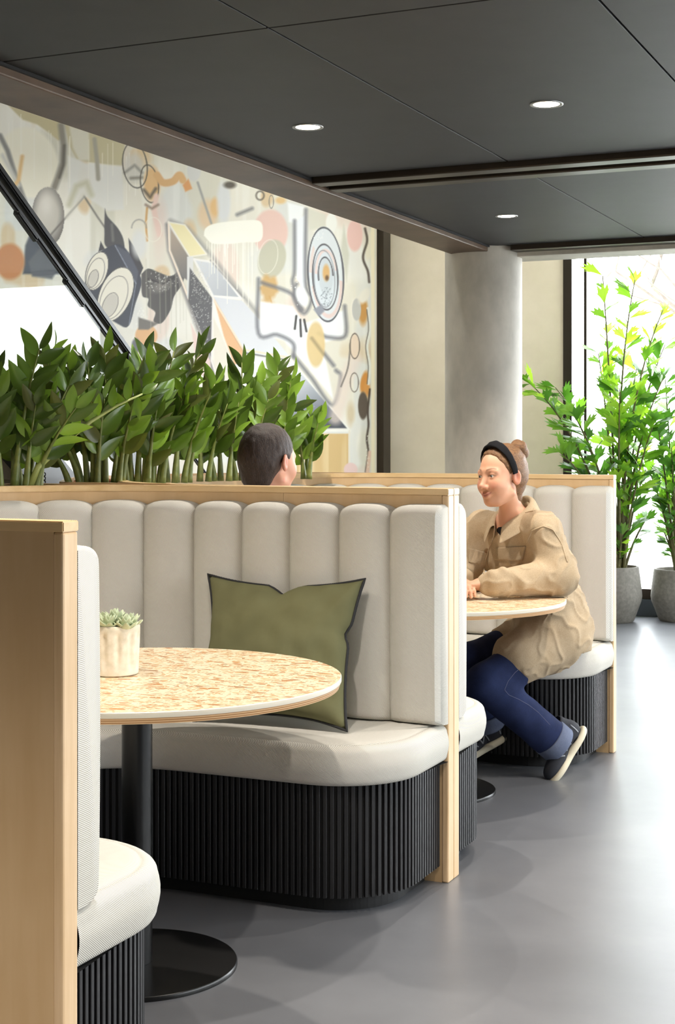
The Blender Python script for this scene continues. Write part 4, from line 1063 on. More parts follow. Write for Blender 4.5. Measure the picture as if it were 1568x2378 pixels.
def frond(e, p0, ctrl, p2, nleaf, Lf, r, tone, bend=True):
    n = 14; pts = [p0*(1-t)**2+ctrl*2*t*(1-t)+p2*t*t for t in np.linspace(0, 1, n+1)]
    V, Fc = tube(pts, [.011*(1-.8*t)+.0015 for t in np.linspace(0, 1, n+1)], 6); so = obj('frond_stem', V, Fc, M['palm_stem'], e, True)
    for k in range(nleaf):
        t = .30+.70*k/(nleaf-1); f = t*n; i = min(int(f), n-1); p = pts[i].lerp(pts[i+1], f-i); tan = (pts[i+1]-pts[i]).normalized()
        s = Vector((r.uniform(-1, 1), r.uniform(-1, 1), r.uniform(-.5, .7))); s = (s-tan*s.dot(tan)).normalized()
        d = (tan*r.uniform(.5, .9)+s*r.uniform(.5, 1)).normalized(); nn = Vector((r.uniform(-.6, .6), r.uniform(-.9, .4), 1)); y = nn.cross(d).normalized(); z = d.cross(y)
        L = Lf*1.35*r.uniform(.6, 1.15)
        me = r.choice(FL[r.choices((0, 1, 2), tone)[0]]); o = link('leaf', me, so)
        o.matrix_local = Matrix(((d.x*L, y.x*L, z.x*L, p.x), (d.y*L, y.y*L, z.y*L, p.y), (d.z*L, y.z*L, z.z*L, p.z), (0, 0, 0, 1)))
def palm(pot_px, depth, stems, label, potlabel, seed, potz=.415, R=.213):
    r = random.Random(seed); c = W(pot_px, 1440, depth); c.z = 0
    pe = empty('plant_pot', c, potlabel, 'pot', 'grey fibre clay pots by the window')
    prof = [(.0, 0), (R*.66, 0), (R*.72, .012), (R*.97, potz*.38), (R, potz*.47), (R*.98, potz*.58), (R*.89, potz*.97), (R*.87, potz), (R*.80, potz), (R*.79, potz*.9)]
    V, Fc = lathe(prof, 56, False); o = obj('pot_shell', V, Fc, M['pot_grey'], pe); smooth_by_angle(o.data, 35)
    V, Fc = lathe([(0, potz*.92), (R*.8, potz*.92)], 32, False); obj('soil', V, Fc, M['soil'], pe)
    e = empty('fishtail_palm', c+Vector((0, 0, potz*.92)), label, 'plant', 'potted palms by the window'); O = Vector(e.location)
    for (bx, tx, ty, tv, cx_, cy_, nl, Lf, tone) in stems:
        p0 = W(bx, 1330, depth+r.uniform(-.05, .05))-O; p0.z = -.01
        p2 = W(tx, ty, depth+tv)-O; ct = W(cx_, cy_, depth+tv*.4)-O
        frond(e, p0, ct, p2, nl, Lf, r, tone)
lime, midt, deep = (.4, 1.5, 2.5), (1.2, 3, 1), (3, 2, .3)
palm(1425, 11.2, [
    (1440, 1475, 650, .0, 1425, 900, 34, .15, lime), (1436, 1400, 640, .1, 1420, 900, 24, .14, lime), (1445, 1540, 720, -.1, 1440, 950, 24, .15, lime),
    (1438, 1225, 885, .0, 1370, 1010, 30, .14, midt), (1440, 1290, 900, .25, 1390, 1010, 26, .15, deep), (1436, 1330, 960, -.15, 1410, 1080, 22, .15, deep),
    (1444, 1545, 800, .1, 1450, 1020, 26, .15, midt), (1446, 1540, 880, -.1, 1460, 1050, 26, .16, midt), (1440, 1480, 850, .2, 1440, 1050, 26, .16, midt),
    (1438, 1300, 1050, -.1, 1390, 1120, 18, .14, midt), (1446, 1520, 980, -.15, 1470, 1110, 24, .15, midt), (1448, 1500, 1090, .1, 1465, 1180, 18, .14, deep),
    (1440, 1390, 820, .2, 1420, 1030, 26, .15, midt), (1442, 1440, 900, -.2, 1435, 1060, 24, .17, lime), (1450, 1505, 1200, .1, 1470, 1250, 12, .10, deep), (1436, 1445, 1240, -.1, 1440, 1280, 12, .09, midt)],
    'tall bright green fishtail palm in the pot beside the booth post', 'grey clay pot half hidden behind the far booth post', 21)
palm(1578, 11.25, [
    (1570, 1545, 880, .0, 1560, 1080, 24, .14, midt), (1574, 1600, 860, .1, 1580, 1060, 22, .15, midt), (1572, 1530, 1000, -.1, 1550, 1130, 22, .14, deep),
    (1570, 1500, 1080, .1, 1540, 1150, 18, .13, deep), (1576, 1560, 1040, -.2, 1565, 1150, 22, .13, deep), (1574, 1530, 1160, .0, 1555, 1220, 18, .10, deep), (1572, 1540, 1230, .05, 1560, 1270, 20, .085, deep),
    (1576, 1590, 1130, .1, 1580, 1220, 20, .12, deep), (1574, 1600, 970, -.1, 1590, 1100, 20, .14, midt)],
    'darker bushy palm cut by the right edge of the picture', 'grey clay pot cut by the right edge of the picture', 22, .39)

# ------------------------------------------------------------------ people (implicit surfaces -> continuous meshes)
class Sdf:
    def __init__(s): s.P = []
    def cone(s, a, b, ra, rb, k=.02, sub=False): s.P.append(('c', np.array(a, float), np.array(b, float), ra, rb, k, sub)); return s
    def ball(s, c, r, k=.02, sub=False): return s.cone(c, np.array(c, float)+1e-6, r, r, k, sub)
    def ell(s, c, r, R=None, k=.02, sub=False): s.P.append(('e', np.array(c, float), np.array(r, float), np.eye(3) if R is None else np.array(R, float), 0, k, sub)); return s
    def plane(s, p, n, k=.01): s.P.append(('p', np.array(p, float), np.array(n, float)/np.linalg.norm(n), 0, 0, k, True)); return s   # keeps the side n points away from
    def box(s, c, h, R, rad, k=.01, sub=False): s.P.append(('b', np.array(c, float), np.array(h, float), np.array(R, float), rad, k, sub)); return s
    def dist(s, q, X):
        t = q[0]
        if t == 'c':
            a, b, ra, rb = q[1:5]; ab = b-a; h = np.clip(((X-a)@ab)/(ab@ab), 0, 1); return np.linalg.norm(X-a-h[:, None]*ab, axis=1)-(ra+(rb-ra)*h)
        if t == 'e':
            Y = ((X-q[1])@q[3].T)/q[2]; k0 = np.linalg.norm(Y, axis=1); k1 = np.linalg.norm(Y/q[2], axis=1)+1e-9; return k0*(k0-1)/k1
        if t == 'b':
            Y = np.abs((X-q[1])@q[3].T)-q[2]+q[4]; return np.linalg.norm(np.maximum(Y, 0), axis=1)+np.minimum(Y.max(1), 0)-q[4]
        return -((X-q[1])@q[2])
    def local(s, c, rad):
        c = np.asarray(c, float)[None]; dc = [s.dist(q, c)[0] for q in s.P]; m = min(v for v, q in zip(dc, s.P) if not q[6])
        t = Sdf(); t.P = [q for v, q in zip(dc, s.P) if (v-rad < q[5]*1.5 if q[6] else v-rad < m+rad+q[5]*1.5)]; return t
    def __call__(s, X):
        d = np.full(len(X), 1e3)
        for q in s.P:
            e = s.dist(q, X); k = q[5]
            if q[6]:
                h = np.clip(.5-.5*(d+e)/k, 0, 1); d = d+(-e-d)*h+k*h*(1-h)
            else:
                h = np.clip(.5+.5*(d-e)/k, 0, 1); d = d+(e-d)*h-k*h*(1-h)
        return d
def mesh_sdf(f, lo, hi, res, B=16):
    lo = np.array(lo, float); n = np.ceil((np.array(hi)-lo)/(res*B)).astype(int)
    gi = np.stack(np.meshgrid(*[np.arange(k) for k in n], indexing='ij'), -1).reshape(-1, 3)
    cen = lo+(gi+.5)*B*res; act = gi[np.abs(f(cen)) < B*res*1.05]
    dims = n*B+3
    loc = np.stack(np.meshgrid(*[np.arange(B+1)]*3, indexing='ij'), -1).reshape(-1, 3)
    ids, pos, quads = [], [], []
    def cid(c): return (c[..., 0]*dims[1]+c[..., 1])*dims[2]+c[..., 2]
    for g0 in act:
        base = g0*B; P = lo+(base+loc)*res; v = (f.local(lo+(base+B/2)*res, B*res*.9) if hasattr(f, 'local') else f)(P).reshape(B+1, B+1, B+1); s = v < 0
        if s.all() or not s.any(): continue
        c = np.zeros((B, B, B)); acc = np.zeros((B, B, B, 3)); S = slice
        for ax in range(3):
            for o1 in (0, 1):
                for o2 in (0, 1):
                    off = [0, 0, 0]; oth = [x for x in range(3) if x != ax]; off[oth[0]] = o1; off[oth[1]] = o2
                    A0 = v[tuple(S(off[i], off[i]+B) for i in range(3))]; off2 = list(off); off2[ax] += 1
                    A1 = v[tuple(S(off2[i], off2[i]+B) for i in range(3))]; m = (A0 < 0) != (A1 < 0)
                    t = np.where(m, A0/(A0-A1+1e-12), 0); c += m
                    for i in range(3): acc[..., i] += m*(off[i]+(t if i == ax else 0))
        w = np.argwhere(c > 0)
        if len(w):
            ids.append(cid(base+w)); pos.append(lo+(base+w+acc[tuple(w.T)]/c[tuple(w.T)][:, None])*res)
        for ax in range(3):
            A0 = s[:B, :B, :B]; sl = [S(0, B)]*3; sl[ax] = S(1, B+1); A1 = s[tuple(sl)]; w = np.argwhere(A0 != A1)
            if not len(w): continue
            w2 = base+w; o = [x for x in range(3) if x != ax]; e1 = np.zeros(3, int); e2 = np.zeros(3, int); e1[o[0]] = 1; e2[o[1]] = 1
            ok = (w2[:, o[0]] > 0) & (w2[:, o[1]] > 0); w2 = w2[ok]; q = np.stack([cid(w2-e1-e2), cid(w2-e2), cid(w2), cid(w2-e1)], 1)
            fl = A0[tuple(w[ok].T)] != (ax == 1); q[~fl] = q[~fl][:, ::-1]; quads.append(q)
    ids = np.concatenate(ids); pos = np.concatenate(pos); quads = np.concatenate(quads)
    order = np.argsort(ids); ids, pos = ids[order], pos[order]
    j = np.searchsorted(ids, quads); j = np.clip(j, 0, len(ids)-1); good = (ids[j] == quads).all(1)
    return pos, j[good]
def relax(V, Q, it=3, lam=.5):
    V = V.copy(); n = len(V)
    for _ in range(it):
        acc = np.zeros_like(V); cnt = np.zeros(n)
        for a, b in ((0, 1), (1, 2), (2, 3), (3, 0)):
            np.add.at(acc, Q[:, a], V[Q[:, b]]); np.add.at(cnt, Q[:, a], 1); np.add.at(acc, Q[:, b], V[Q[:, a]]); np.add.at(cnt, Q[:, b], 1)
        V = V*(1-lam)+lam*acc/np.maximum(cnt, 1)[:, None]
    return V
def sdf_obj(name, f, lo, hi, res, mat, parent, O, it=2, cols=None, post=None):
    V, Q = mesh_sdf(f, lo, hi, res); V = relax(V, Q, it)
    if post is not None: V = post(V)
    me = mkmesh(name, V-np.array(O), Q, mat, True)
    if cols is not None: set_col(me, cols(V))
    return link(name, me, parent)
def bounds(f, pad=.03):
    lo = np.full(3, 1e9); hi = -lo
    for q in f.P:
        if q[6]: continue
        if q[0] == 'c':
            for p, r in ((q[1], q[3]), (q[2], q[4])): lo = np.minimum(lo, p-r); hi = np.maximum(hi, p+r)
        elif q[0] in 'eb': R = max(q[2])*(1.75 if q[0] == 'b' else 1); lo = np.minimum(lo, q[1]-R); hi = np.maximum(hi, q[1]+R)
    return lo-pad, hi+pad
def npv(v): return np.array(v[:], float)
SKIN = np.array(lin((212, 160, 130)))
def frame(f, up=(0, 0, 1), roll=0):
    f = Vector(f).normalized(); l = Vector(up).cross(f).normalized(); u = f.cross(l)
    if roll: Rm = Matrix.Rotation(roll, 3, f); l = Rm @ l; u = Rm @ u
    return np.array([f[:], l[:], u[:]])          # rows: forward, left, up
def head_prims(S, C, R, neck_to, female=True, k0=.02):
    g = lambda x, y, z: C+np.array([x, y, z])@R
    w = .96 if female else 1.04
    S.ell(g(-.018, 0, .032), (.098, .073*w, .086), R, .02); S.ell(g(.028, 0, -.012), (.060, .060*w, .086), R, .03)
    S.ell(g(.034, 0, -.066), (.050, .047*w, .046), R, .03); S.ell(g(.066, 0, -.100), (.020, .020, .016), R, .025)
    for s in (1, -1):
        S.ell(g(.056, s*.036, -.036), (.028, .024, .027), R, .03); S.cone(g(.0, s*.052, -.072), g(.045, s*.026, -.1), .016, .014, .03)
        S.cone(g(.083, s*.012, .019), g(.070, s*.044, .016), .0085, .008, .016)
        S.ball(g(.104, s*.031, .002), .0185, .014, True)
    S.cone(g(.086, 0, .004), g(.107, 0, -.036), .0068, .0098, .012); S.ball(g(.109, 0, -.038), .0092, .008)
    for s in (1, -1): S.ball(g(.097, s*.0115, -.043), .0072, .008)
    # mouth: smiling lips
    up = [g(.076, -.029, -.061), g(.0905, -.011, -.0682), g(.0930, 0, -.0690), g(.0905, .011, -.0682), g(.076, .029, -.061)]
    dn = [g(.076, -.027, -.064), g(.0880, -.011, -.0775), g(.0900, 0, -.0790), g(.0880, .011, -.0775), g(.076, .027, -.064)]
    for a, b in zip(up[:-1], up[1:]): S.cone(a, b, .0044, .0044, .006)
    for a, b in zip(dn[:-1], dn[1:]): S.cone(a, b, .0052, .0052, .007)
    S.cone(g(.0945, -.016, -.0735), g(.0945, .016, -.0735), .0016, .0016, .004, True)
    for s in (1, -1):
        # lids: a shell over the eyeball with an almond slit
        S.ball(g(.0735, s*.031, .0), .0142, .005); S.ell(g(.0885, s*.0315, -.0002), (.011, .0135, .0040), R, .0022, True)
        # ear
        S.ell(g(-.010, s*.080*w, -.010), (.0185, .0085, .031), frame_rot(R, s), .008); S.ell(g(-.006, s*.0895*w, -.006), (.0115, .0085, .022), frame_rot(R, s), .005, True)
    S.cone(g(-.022, 0, -.055), neck_to, .0425*w, .049*w, .03)
def frame_rot(R, s):
    a = .38*s; f = R[0]*math.cos(a)-R[1]*math.sin(a)*1.0; f = R[0]*math.cos(a)+R[1]*(-math.sin(a)); f /= np.linalg.norm(f); u = R[2]; l = np.cross(u, f); return np.array([f, l, u])
def face_cols(C, R, brow, lips=(176, 104, 96), base=SKIN):
    def fn(V):
        L = (V-C)@R.T; x, y, z = L.T; c = np.tile(base, (len(V), 1))
        def mix(m, rgb): c[:] = c*(1-m[:, None])+np.array(lin(rgb))*m[:, None]
        ay = np.abs(y); fr = x > .05
        mix(fr*np.clip(np.exp(-(((ay-.04)/.018)**2+((z+.036)/.017)**2))*.45, 0, 1), (222, 142, 122))
        mix(np.clip(np.exp(-(((x-.11)/.02)**2+(y/.016)**2+((z+.04)/.014)**2))*.3, 0, 1), (216, 134, 116))
        # mouth
        t = np.clip(ay/.029, 0, 1); zc = -.0735+.012*t*t; hw = .0095*(1-t**1.6)+.001
        mix(((x > .07) & (ay < .030))*np.clip(1.4-np.abs(z-zc)/np.maximum(hw, 1e-4)*1.0, 0, 1)*.7, lips); mix(((x > .07) & (ay < .028))*np.clip(1-np.abs(z-zc-.0005)/.0022, 0, 1)*.55, (124, 66, 60))
        # brows
        t = (ay-.013)/.036; zb = .0225+.006*np.sin(np.clip(t, 0, 1)*2.6); mix(((t > 0) & (t < 1) & (x > .05))*np.clip(1.3-np.abs(z-zb)/(.0042*(1-.5*np.clip(t, 0, 1))), 0, 1)*.8, brow)
        # lash line and lids
        e = np.hypot((ay-.0315)/.0145, (z-.0)/.0052); mix((x > .06)*np.clip(1-np.abs(e-1)/.30, 0, 1)*np.where(z > 0, .8, .35), (70, 46, 38))
        mix(np.clip(1.3-np.hypot((x+.006)/.011, (z+.006)/.021), 0, 1)*(ay > .078)*.6, (168, 92, 74)); mix((ay > .068)*(x < .02)*(x > -.04)*.35, (214, 120, 100))  # ear hollow: shade painted into the colour; then ears redder overall
        return c
    return fn
def add_eyes(C, R, parent, O, gaze=(1, 0, 0)):
    for s in (1, -1):
        c = C+np.array([.0738, s*.031, .0])@R; gz = np.array(gaze)@R; gz /= np.linalg.norm(gz)
        bm = bmesh.new(); bmesh.ops.create_uvsphere(bm, u_segments=28, v_segments=20, radius=.0118); me = bpy.data.meshes.new('eye'); bm.to_mesh(me); bm.free()
        V = np.array([v.co[:] for v in me.vertices]); a = np.degrees(np.arccos(np.clip((V/.0118)@gz, -1, 1)))
        col = np.tile(np.array(lin((226, 220, 214))), (len(V), 1)); col[a < 30] = lin((74, 84, 78)); col[a < 14] = lin((16, 14, 14))
        me.materials.append(M['eye']); me.polygons.foreach_set('use_smooth', [True]*len(me.polygons)); set_col(me, col)
        o = link('eye', me, parent); o.location = tuple(c-O)
def hand(S, wrist, dirn, palm_n, L=.18, curl=.9, side=1):
    """palm plus five separate bent fingers, added to S"""
    d = np.array(dirn)/np.linalg.norm(dirn); n = np.array(palm_n); n = n-d*(n@d); n /= np.linalg.norm(n); t = np.cross(d, n)*side   # t: towards the thumb
    k = L/.18; pc = wrist+d*.05*k
    S.cone(wrist, wrist+d*.03*k, .023*k, .026*k, .02); S.ell(pc, (.045*k, .036*k, .015*k), np.array([d, t, n]), .015)
    for i, (off, ln_, r) in enumerate(((.027, .068, .0085), (.009, .076, .0088), (-.009, .071, .0084), (-.026, .055, .0076))):
        p = pc+d*.036*k+t*off*k; a = 0.25*curl; segs = (.46, .32, .26)
        for sg in segs:
            a2 = a; q = p+(d*math.cos(a2)+n*math.sin(a2))*ln_*sg*k*1.05; S.cone(p, q, r*k, r*.93*k, .004); p = q; a += .62*curl; r *= .93
    p = wrist+d*.018*k+t*.026*k; q = p+(d*.7+t*.62+n*.2)*.036*k; S.cone(p, q, .0115*k, .0105*k, .012); q2 = q+(d*.9+t*.12+n*.45)*.034*k; S.cone(q, q2, .0102*k, .008*k, .004)

def ring_band(C, R, parent, O, ax, e_up, rl, ru, half, thick, mat, name):
    """flat fabric band over the head: ellipse spanned by left axis and e_up"""
    e = np.array(e_up, float); e /= np.linalg.norm(e); fw = np.cross(np.array([0, 1, 0.]), e); V, Fc = [], []; n, m = 64, 10
    for i in range(n+1):
        a = math.radians(-9+198*i/n); c = np.array(ax)+np.array([0, math.cos(a)*rl, 0])+e*math.sin(a)*ru; nr = np.array([0, math.cos(a), 0])+e*math.sin(a); nr /= np.linalg.norm(nr)
        hw = half*(.75+.45*max(0, math.sin(a))**3); th = thick*(1+1.1*math.exp(-((a-PI/2)/.22)**2))
        for k in range(m):
            b = 2*PI*k/m; V.append(C+(c+fw*hw*math.cos(b)+nr*(th*math.sin(b)+.0012*math.sin(5*b+a*9)))@R-O)
    for i in range(n):
        for k in range(m): q = (k+1) % m; Fc.append((i*m+k, i*m+q, (i+1)*m+q, (i+1)*m+k))
    return obj(name, V, Fc, mat, parent, True)

def shoe(parent, O, heel, toe, up, name_label):
    d = Vector(toe-heel); L = d.length; d.normalize(); up = Vector(up); up = (up-d*up.dot(d)).normalized(); s = up.cross(d); R = np.array([d[:], s[:], up[:]]); h = npv(heel)
    g = lambda x, y, z: h+np.array([x, y, z])@R
    e = sdf_parts = None
    S = Sdf(); S.ell(g(.035, 0, .045), (.048, .036, .05), R, .02); S.cone(g(.06, 0, .055), g(.15, 0, .040), .038, .034, .03); S.ell(g(.19, 0, .030), (.068, .044, .032), R, .03); S.cone(g(.045, 0, .07), g(.05, 0, .105), .040, .042, .02)
    S.cone(g(.05, 0, .08), g(.055, 0, .16), .033, .035, .01, True); S.plane(g(0, 0, .012), R[2]*-1.0, .004)
    S.P[-1] = ('p', g(0, 0, .012), R[2], 0, 0, .004, True); S.P[-1] = ('p', g(0, 0, .012), -R[2], 0, 0, .004, True)
    lo, hi = bounds(S, .02); u = sdf_obj('shoe', S, lo, hi, .004, M['shoe'], parent, O, 2)
    T = Sdf(); T.ell(g(.04, 0, .004), (.066, .041, .028), R, .03); T.ell(g(.125, 0, .0), (.09, .037, .022), R, .03); T.ell(g(.205, 0, .006), (.062, .047, .022), R, .03); T.P.append(('p', g(0, 0, .018), R[2], 0, 0, .004, True)); T.P.append(('p', g(0, 0, -.012), -R[2], 0, 0, .006, True))
    lo, hi = bounds(T, .02); so = sdf_obj('sole', T, lo, hi, .004, M['sole'], u, np.zeros(3), 2); so.data.transform(Matrix.Translation((-O[0], -O[1], -O[2])))
    # side emblem, laces
    bv = BVHTree.FromPolygons([v.co[:] for v in u.data.vertices], [p.vertices[:] for p in u.data.polygons])
    def onto(x, z, sd):
        o_ = g(x, sd*.09, z)-O; h_ = bv.ray_cast(Vector(o_), Vector(-R[1]*sd)); return (h_[0]+Vector(R[1]*sd)*.0012) if h_[0] is not None else None
    for sd in (1, -1):
        for P in (((.088, .028), (.098, .062)), ((.098, .062), (.122, .030)), ((.122, .030), (.132, .062)), ((.03, .03), (.03, .075)), ((.15, .03), (.17, .05))):
            pts = [onto(P[0][0]+(P[1][0]-P[0][0])*t, P[0][1]+(P[1][1]-P[0][1])*t, sd) for t in np.linspace(0, 1, 6)]
            if all(p is not None for p in pts): V, Fc = tube(pts, .0032, 6); obj('emblem_stripe', V, Fc, M['shoe_grey'], u, True)
    for x in (.10, .12, .14, .16):
        pts = [onto(x, .052-(x-.1)*.2, 1), Vector(g(x, 0, .078-(x-.1)*.28)-O), onto(x, .052-(x-.1)*.2, -1)]
        if all(p is not None for p in pts): V, Fc = tube(pts, .0028, 6); obj('lace', V, Fc, M['dark_cloth'], u, True)
    return u

def patch(parent, O, bv, pxs, v0, mat, name, off=.003, thick=.003, n=10):
    """small cloth piece lying on a garment: quad given by four photo pixels, dropped on to the garment surface"""
    (x0, y0), (x1, y1), (x2, y2), (x3, y3) = pxs; V = []; m = n
    for j in range(m+1):
        for i in range(n+1):
            s, t = i/n, j/m; px = (x0*(1-s)+x1*s)*(1-t)+(x3*(1-s)+x2*s)*t; py = (y0*(1-s)+y1*s)*(1-t)+(y3*(1-s)+y2*s)*t
            a = W(px, py, v0-1.0); d = (W(px, py, v0)-a).normalized(); h = bv.ray_cast(a-Vector(O), d)
            if h[0] is None: return None
            V.append(h[0]-d*off)
    top = list(V); d = dirw(0, 1); V = top+[p+d*thick*1.6 for p in top]; Fc = []; N = len(top); w = n+1
    for j in range(m):
        for i in range(n): q = (j*w+i, j*w+i+1, (j+1)*w+i+1, (j+1)*w+i); Fc.append(q); Fc.append(tuple(k+N for k in q[::-1]))
    edge = [i for i in range(w)]+[j*w+n for j in range(1, m+1)]+[m*w+i for i in range(n-1, -1, -1)]+[j*w for j in range(m-1, 0, -1)]
    for a, b in zip(edge, edge[1:]+edge[:1]): Fc.append((a, b, b+N, a+N))
    o = obj(name, V, Fc, mat, parent, True); fix_normals(o.data); return o
def seam(parent, O, bv, pts, v0, mat, name='seam', r=.0016, off=.0):
    out = []
    P, _ = resample(np.array(pts, float), n=max(8, len(pts)*6))
    for px, py in P:
        a = W(px, py, v0-1.0); d = (W(px, py, v0)-a).normalized(); h = bv.ray_cast(a-Vector(O), d)
        if h[0] is not None: out.append(h[0]-d*off)
    if len(out) > 3: V, Fc = tube(out, r, 5); return obj(name, V, Fc, mat, parent, True)

def off_table(V):
    dx, dy = V[:, 0]-TX, V[:, 1]-(TY+PITCH+.03); r = np.hypot(dx, dy)+1e-9; f = np.clip((V[:, 2]-.55)/.15, 0, 1)*(V[:, 2] < .75)
    sft = np.maximum(0, .538-r)*f*(r > .25)*(V[:, 1] > 5.55); V = V.copy(); V[:, 0] += dx/r*sft; V[:, 1] += dy/r*sft; return V
def woman():
    J = dict(pelvis=W(1288, 1478, 6.16), chest=W(1215, 1285, 6.0), neck=W(1196, 1205, 5.94), lsh=W(1258, 1222, 5.84), rsh=W(1120, 1228, 6.06),
             lel=W(1296, 1338, 5.80), lwr=W(1132, 1356, 5.70), rel=W(1072, 1340, 6.0), rwr=W(1062, 1350, 5.78),
             lhip=W(1290, 1500, 6.10), lkn=W(1128, 1588, 5.93), lan=W(1288, 1722, 6.02), rhip=W(1235, 1492, 6.30), rkn=W(1092, 1540, 6.14), ran=W(1128, 1672, 6.22))
    J = {k: npv(v) for k, v in J.items()}
    O = np.array([J['pelvis'][0], J['pelvis'][1], .492])
    e = empty('person', tuple(O), 'woman in a beige jacket and jeans leaning on the far table, smiling', 'person')
    C = npv(W(1163, 1104, 5.86)); fdir = dirw(-math.sin(math.radians(50)), -math.cos(math.radians(50)), -.03); R = frame(fdir, (0, 0, 1), .05)
    # body: head, neck, torso, arms, hands
    S = Sdf(); head_prims(S, C, R, J['neck']+np.array([0, 0, -.01]))
    S.cone(J['neck']+[0, 0, -.03], J['chest'], .07, .11, .05); S.cone(J['chest'], J['pelvis']+[0, 0, .03], .11, .115, .05); S.cone(J['lsh'], J['rsh'], .05, .05, .04)
    for s in 'lr':
        S.cone(J[s+'sh'], J[s+'el'], .045, .038, .03); S.cone(J[s+'el'], J[s+'wr'], .036, .024, .02)
    hd = npv(dirw(-1, .04, -.05)); nrm = np.array([0, 0, -1.]); hand(S, J['lwr'], hd, nrm, .17, .8, -1); hand(S, J['rwr'], npv(dirw(.25, -1, -.05)), nrm, .17, .8, 1)
    lo, hi = bounds(S); body = sdf_obj('body', S, lo, hi, .0030, M['skin'], e, O, 1, face_cols(C, R, (120, 84, 60)), off_table)
    add_eyes(C, R, body, O, (1, -.12, -.08))
    # hair: swept back, nape, bun
    g = lambda x, y, z: C+np.array([x, y, z])@R
    Hh = Sdf(); Hh.ell(g(-.020, 0, .034), (.106, .0785, .093), R, .02); Hh.cone(g(-.07, 0, -.02), g(-.065, 0, -.085), .055, .035, .04)
    Hh.P.append(('p', g(.060, 0, .078), np.array([.90, 0, -.43])@R, 0, 0, .012, True)); Hh.P[-1] = ('p', g(.060, 0, .078), -(np.array([.90, 0, -.43])@R), 0, 0, .012, True)
    Hh.P[-1] = ('p', g(.060, 0, .078), (np.array([.90, 0, -.43])@R), 0, 0, .012, True)
    for s in (1, -1): Hh.ell(g(.002, s*.086, -.020), (.034, .022, .042), R, .01, True)
    def hair_post(V):
        L = (V-C)@R.T; return V+((np.sin(L[:, 1]*260+L[:, 2]*30)*.0011+np.sin(L[:, 2]*190+L[:, 0]*60)*.0009)[:, None])*((V-C)/np.linalg.norm(V-C, axis=1)[:, None])
    lo, hi = bounds(Hh); hair = sdf_obj('hair', Hh, lo, hi, .0035, M['hair_w'], e, O, 1, None, hair_post)
    Bn = Sdf(); bc = g(-.104, .0, .098)
    for i in range(5):
        a = i*1.256; Bn.ell(bc+np.array([.016*math.cos(a), .020*math.sin(a), .014*math.sin(a*2)])@R, (.029, .027, .028), R, .006)
    lo, hi = bounds(Bn); sdf_obj('hair_bun', Bn, lo, hi, .0035, M['hair_w'], hair, O, 1)
    ring_band(C, R, e, O, (.003, 0, .022), (.30, 0, 1.0), .0805, .107, .021, .0055, M['dark_cloth'], 'headband')
    # top under the jacket
    T = Sdf(); T.cone(J['neck']+[0, 0, -.045], J['chest'], .078, .118, .04); lo, hi = bounds(T); sdf_obj('t_shirt', T, lo, hi, .008, M['dark_cloth'], e, O, 2)
    # jacket
    K = Sdf(); pe, ch, nk = J['pelvis'], J['chest'], J['neck']; back = npv(dirw(.74, .60)); fwd = -back; left = npv(dirw(.62, -.76))
    K.cone(pe+[0, 0, .02], ch, .150, .138, .05); K.ell(ch+back*.02+[0, 0, .02], (.135, .175, .15), np.array([fwd, left, [0, 0, 1]]), .05)
    K.cone(J['lsh']+[0, 0, -.012], J['rsh']+[0, 0, -.012], .062, .062, .05); K.cone(nk+[0, 0, .0]+back*.03, ch, .068, .12, .06)
    K.cone(J['lsh']+[0, 0, -.01], J['lel'], .068, .076, .04); K.cone(J['lel'], J['lwr']+npv(dirw(.03, 0)), .074, .050, .03); K.cone(J['lwr']+npv(dirw(.05, 0)), J['lwr'], .044, .043, .015)
    K.cone(J['rsh'], J['rel'], .075, .068, .04); K.cone(J['rel'], J['rwr'], .064, .042, .03)
    # elbow bulge and sleeve folds
    K.ball(npv(W(1304, 1312, 5.83)), .058, .03)
    for a, b, r in (((1168, 1322, 5.66), (1215, 1358, 5.66), .012), ((1140, 1330, 5.65), (1170, 1360, 5.65), .010)):
        K.cone(npv(W(a[0], a[1], a[2]+.016)), npv(W(b[0], b[1], b[2]+.020)), r*.75, r*.5, .04)
    for a, b in (((1220, 1290, 5.64), (1262, 1352, 5.63)), ((1188, 1306, 5.62), (1232, 1362, 5.62)), ((1255, 1228, 5.68), (1300, 1330, 5.66)), ((1232, 1225, 5.75), (1222, 1300, 5.80))):
        K.cone(npv(W(*a)), npv(W(*b)), .012, .009, .03, True)
    # skirt over hip and thigh, with a tail at the back
    th = J['lkn']-J['lhip']; K.cone(J['lhip']+[0, 0, .03], J['lhip']+th*.52+[0, 0, .035], .128, .112, .05); K.cone(J['rhip']+[0, 0, .02], J['rhip']+(J['rkn']-J['rhip'])*.35, .12, .11, .05)
    K.cone(npv(W(1310, 1400, 6.13)), npv(W(1322, 1480, 6.14)), .085, .085, .05); K.cone(npv(W(1322, 1480, 6.12)), npv(W(1344, 1512, 6.10)), .05, .02, .03)
    K.cone(nk+[0, 0, .10]+fwd*.02, nk+[0, 0, -.03]+fwd*.02, .066, .058, .012, True); K.cone(nk+[0, 0, .05]+fwd*.09, nk+[0, 0, -.075]+fwd*.155, .045, .014, .012, True)
    # hem: slanted cut below the hip
    hp = J['lhip']+th*.40+np.array([0, 0, -.115]); K.P.append(('p', hp, np.array([0, 0, -1.])+fwd*.12, 0, 0, .012, True)); q = K.P[-1]; K.P[-1] = ('p', q[1], q[2]/np.linalg.norm(q[2]), 0, 0, .012, True)
    seat_z = .4925
    K.P.append(('p', np.array([0, 0, seat_z]), np.array([0, 0, -1.]), 0, 0, .006, True)) if False else None
